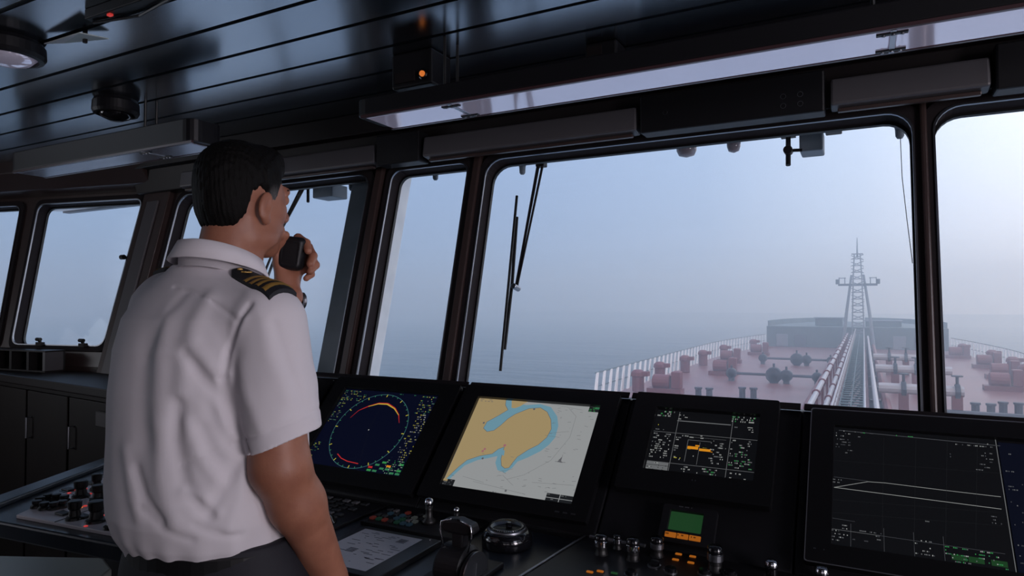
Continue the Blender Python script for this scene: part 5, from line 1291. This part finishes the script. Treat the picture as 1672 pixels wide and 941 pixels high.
# epaulette draped on the shoulder
def topz(x, y, z0=1.60):
    z = z0
    for _ in range(60):
        d = shirt0(np.array([[x, y, z]]))[0]; z -= d * .8
        if d < .0003: break
    return z
def epaulette(xa, xb, yc, sgn):
    nu, nv = 22, 6; bm = NB(); top = []; bot = []
    def P_(u, v, h):
        w = .019 + .013 * min(1, u * 1.6 + .0); w *= min(1, .55 + u * 6) if u < .08 else 1
        x = xa + (xb - xa) * u; y = yc(u) + w * v
        return Vector((x, y, topz(x, y) + h))
    for i in range(nu + 1):
        top.append([bm.verts.new(P_(i / nu, -1 + 2 * j / nv, .0085)) for j in range(nv + 1)]); bot.append([bm.verts.new(P_(i / nu, -1 + 2 * j / nv, .0005)) for j in range(nv + 1)])
    for i in range(nu):
        for j in range(nv):
            bm.faces.new((top[i][j], top[i + 1][j], top[i + 1][j + 1], top[i][j + 1])); bm.faces.new((bot[i][j], bot[i][j + 1], bot[i + 1][j + 1], bot[i + 1][j]))
    for i in range(nu):
        for j in (0, nv): bm.faces.new((top[i][j], bot[i][j], bot[i + 1][j], top[i + 1][j]))
    for j in range(nv):
        for i in (0, nu): bm.faces.new((top[i][j], top[i][j + 1], bot[i][j + 1], bot[i][j]))
    e = obj('epaulette', bm, mat('black_epaulette_cloth', (.006, .006, .010), .7), off, smooth=False)
    e['label'] = 'black shoulder board with four gold stripes'
    gold = mat('gold_braid', (.62, .38, .10), .5, metal=.25, bump=(900, .5), bdist=.0004)
    for k in range(4):
        u0 = .40 + k * .145; bm = NB(); pr = []
        for uu in (u0, u0 + .028, u0 + .056, u0 + .084): pr.append([(bm.verts.new(P_(uu, -1 + 2 * j / nv, .0086 + .0012 * (0 < abs(uu - u0 - .042) < .03))), bm.verts.new(P_(uu, -1 + 2 * j / nv, .0075))) for j in range(nv + 1)])
        for A_, Bq in zip(pr, pr[1:]):
            for j in range(nv): bm.faces.new((A_[j][0], Bq[j][0], Bq[j + 1][0], A_[j + 1][0]))
        bmesh.ops.solidify(bm, geom=bm.faces[:], thickness=.0008)
        obj('gold_stripe', bm, gold, e)
    bm = NB(); c = P_(.22, 0, .0092); lathe(bm, [(.0075, -.0005), (.0075, .0006), (.005, .0012), (0, .0013)], c, (0, 0, 1), 20)
    for k in range(6):
        a = k * PI / 3; tube(bm, [c + Vector((.004 * math.cos(a), .004 * math.sin(a), .0014)), c + Vector((.0095 * math.cos(a), .0095 * math.sin(a), .001))], .0011, 6)
    obj('gold_emblem', bm, gold, e)
    bm = NB(); lathe(bm, [(.005, 0), (.005, .002), (.003, .0035), (0, .004)], P_(.07, 0, .0082), (0, 0, 1), 14); obj('button', bm, gold, e)
epaulette(-1.048, -.928, lambda u: .866 + .002 * u, 1)
epaulette(-1.222, -1.325, lambda u: .915, -1)
# chest pocket edge and watch, belt, shoes
bm = NB()
wd_ = (EL_L - WR_L) / np.linalg.norm(EL_L - WR_L); wc = WR_L + wd_ * .012
prof_ = [(.0275, -.009), (.0295, -.0085), (.0298, 0), (.0295, .0085), (.0275, .009), (.0268, 0)]
s_, t_, d_ = frame_of(wd_); rg = []
for k in range(36):
    a = 2 * PI * k / 36; rg.append([bm.verts.new(Vector(wc) + d_ * h + (s_ * math.cos(a) + t_ * math.sin(a)) * r) for r, h in prof_])
for i in range(36):
    for j in range(6): bm.faces.new((rg[i][j], rg[i][(j + 1) % 6], rg[(i + 1) % 36][(j + 1) % 6], rg[(i + 1) % 36][j]))
wt = obj('wristwatch', bm, MT['rubber'], off, smooth=True)
wdir = (Vector(C3(484, 480, 1.45)) - Vector(wc)); wdir = (wdir - d_ * wdir.dot(d_)).normalized()
bm = NB(); lathe(bm, [(.017, 0), (.0185, .003), (.0185, .007), (.0165, .009), (0, .0092)], Vector(wc) + wdir * .026, wdir, 28); obj('watch_case', bm, MT['steel'], wt)
bm = NB(); n_ = 48; A_ = []
for k in range(n_):
    a = 2 * PI * k / n_; A_.append([bm.verts.new((-1.137 + r1 * math.cos(a), .898 + r2 * math.sin(a), z)) for r1, r2, z in ((.183, .141, .985), (.187, .145, .987), (.187, .145, 1.018), (.183, .141, 1.020))])
for i in range(n_):
    for j in range(4): bm.faces.new((A_[i][j], A_[i][(j + 1) % 4], A_[(i + 1) % n_][(j + 1) % 4], A_[(i + 1) % n_][j]))
obj('belt', bm, MT['rubber'], off)
for s, sx in ((-1, -1.255), (1, -1.015)):
    fn = lambda P: smin(np.maximum(cap(P, V3(sx, .86, .045), V3(sx + s * .02, 1.05, .035), .046, .040), -P[:, 2]), cap(P, V3(sx, .87, .05), V3(sx, .88, .10), .042, .045), .02)
    wear('shoe', sdf_mesh('shoe', lambda P: np.maximum(fn(P), .002 - P[:, 2]), (sx - .1, .78, -.01), (sx + .12, 1.13, .16), .005), MT['gloss'])
# pocket flap on the chest, just showing past the arm
# handheld microphone
mc = C3(477, 414, 1.455); ang = math.radians(-7)
ux_ = (np.array(cr) * math.cos(ang) + np.array(cu) * math.sin(ang)); uy_ = (-np.array(cr) * math.sin(ang) + np.array(cu) * math.cos(ang)); uz_ = np.array(cf)
R3 = np.stack([ux_, uy_, uz_], 1)
def rbox(P, c, b, r):
    Q = np.abs((P - c) @ R3) - (np.array(b) - r); return np.linalg.norm(np.maximum(Q, 0), axis=1) + np.minimum(Q.max(1), 0) - r
def micf(P):
    L = (P - mc) @ R3; sc = 1 + L[:, 1] * -1.5
    d = rbox(mc + np.stack([L[:, 0] / np.clip(1 + L[:, 1] * 2.2, .8, 1.2), L[:, 1], L[:, 2]], 1) @ R3.T, mc, (.0285, .037, .019), .0135)
    return np.maximum(d, -(rbox(P, mc - uz_ * .0195, (.018, .024, .002), .001)))
mico = bpy.data.meshes.new('x')
mk = empty('microphone', Vector(mc), 'black handheld microphone lifted in front of the officer\'s mouth', 'microphone')
link('case', sdf_mesh('case', micf, mc - .06, mc + .06, .0017), MT['black'], mk, True)
bm = NB()
pB = Vector(mc - uy_ * .036); tube(bm, [pB, pB - Vector(uy_) * .012], [.006, .005], 10)
tube(bm, [pB - Vector(uy_) * .01 + Vector((0, 0, -.01 * k)) + Vector(C3(477, 414, 1.455) - mc) + Vector((-.004 * k, .006 * k, 0)) for k in range(16)], .0035, 8)
obj('cord', bm, MT['rubber'], mk, smooth=True)
bm = NB(); 
for v in box(bm, (-.003, -.014, -.007), (.003, .014, .007)): v.co = Vector(mc + ux_ * (v.co.x - .0285) + uy_ * v.co.y + uz_ * v.co.z)
obj('talk_key', bm, MT['rubber'], mk, bevel=.001)
# grab rail on the console's front edge, under his right hand
gr = empty('grab_rail', (0, RAILY, RAILZ), 'black grab rail along the front edge of the console', 'rail')
bm = NB(); tube(bm, [(-1.36, RAILY, RAILZ), (2.2, RAILY, RAILZ)], .014, 14); obj('bar', bm, MT['trim'], gr, smooth=True)
for x in (-1.34, -.7, .1, .9, 1.7):
    bm = NB(); tube(bm, [(x, RAILY, RAILZ), (x, 1.10, RAILZ)], .008, 8); obj('bracket', bm, MT['trim'], gr)
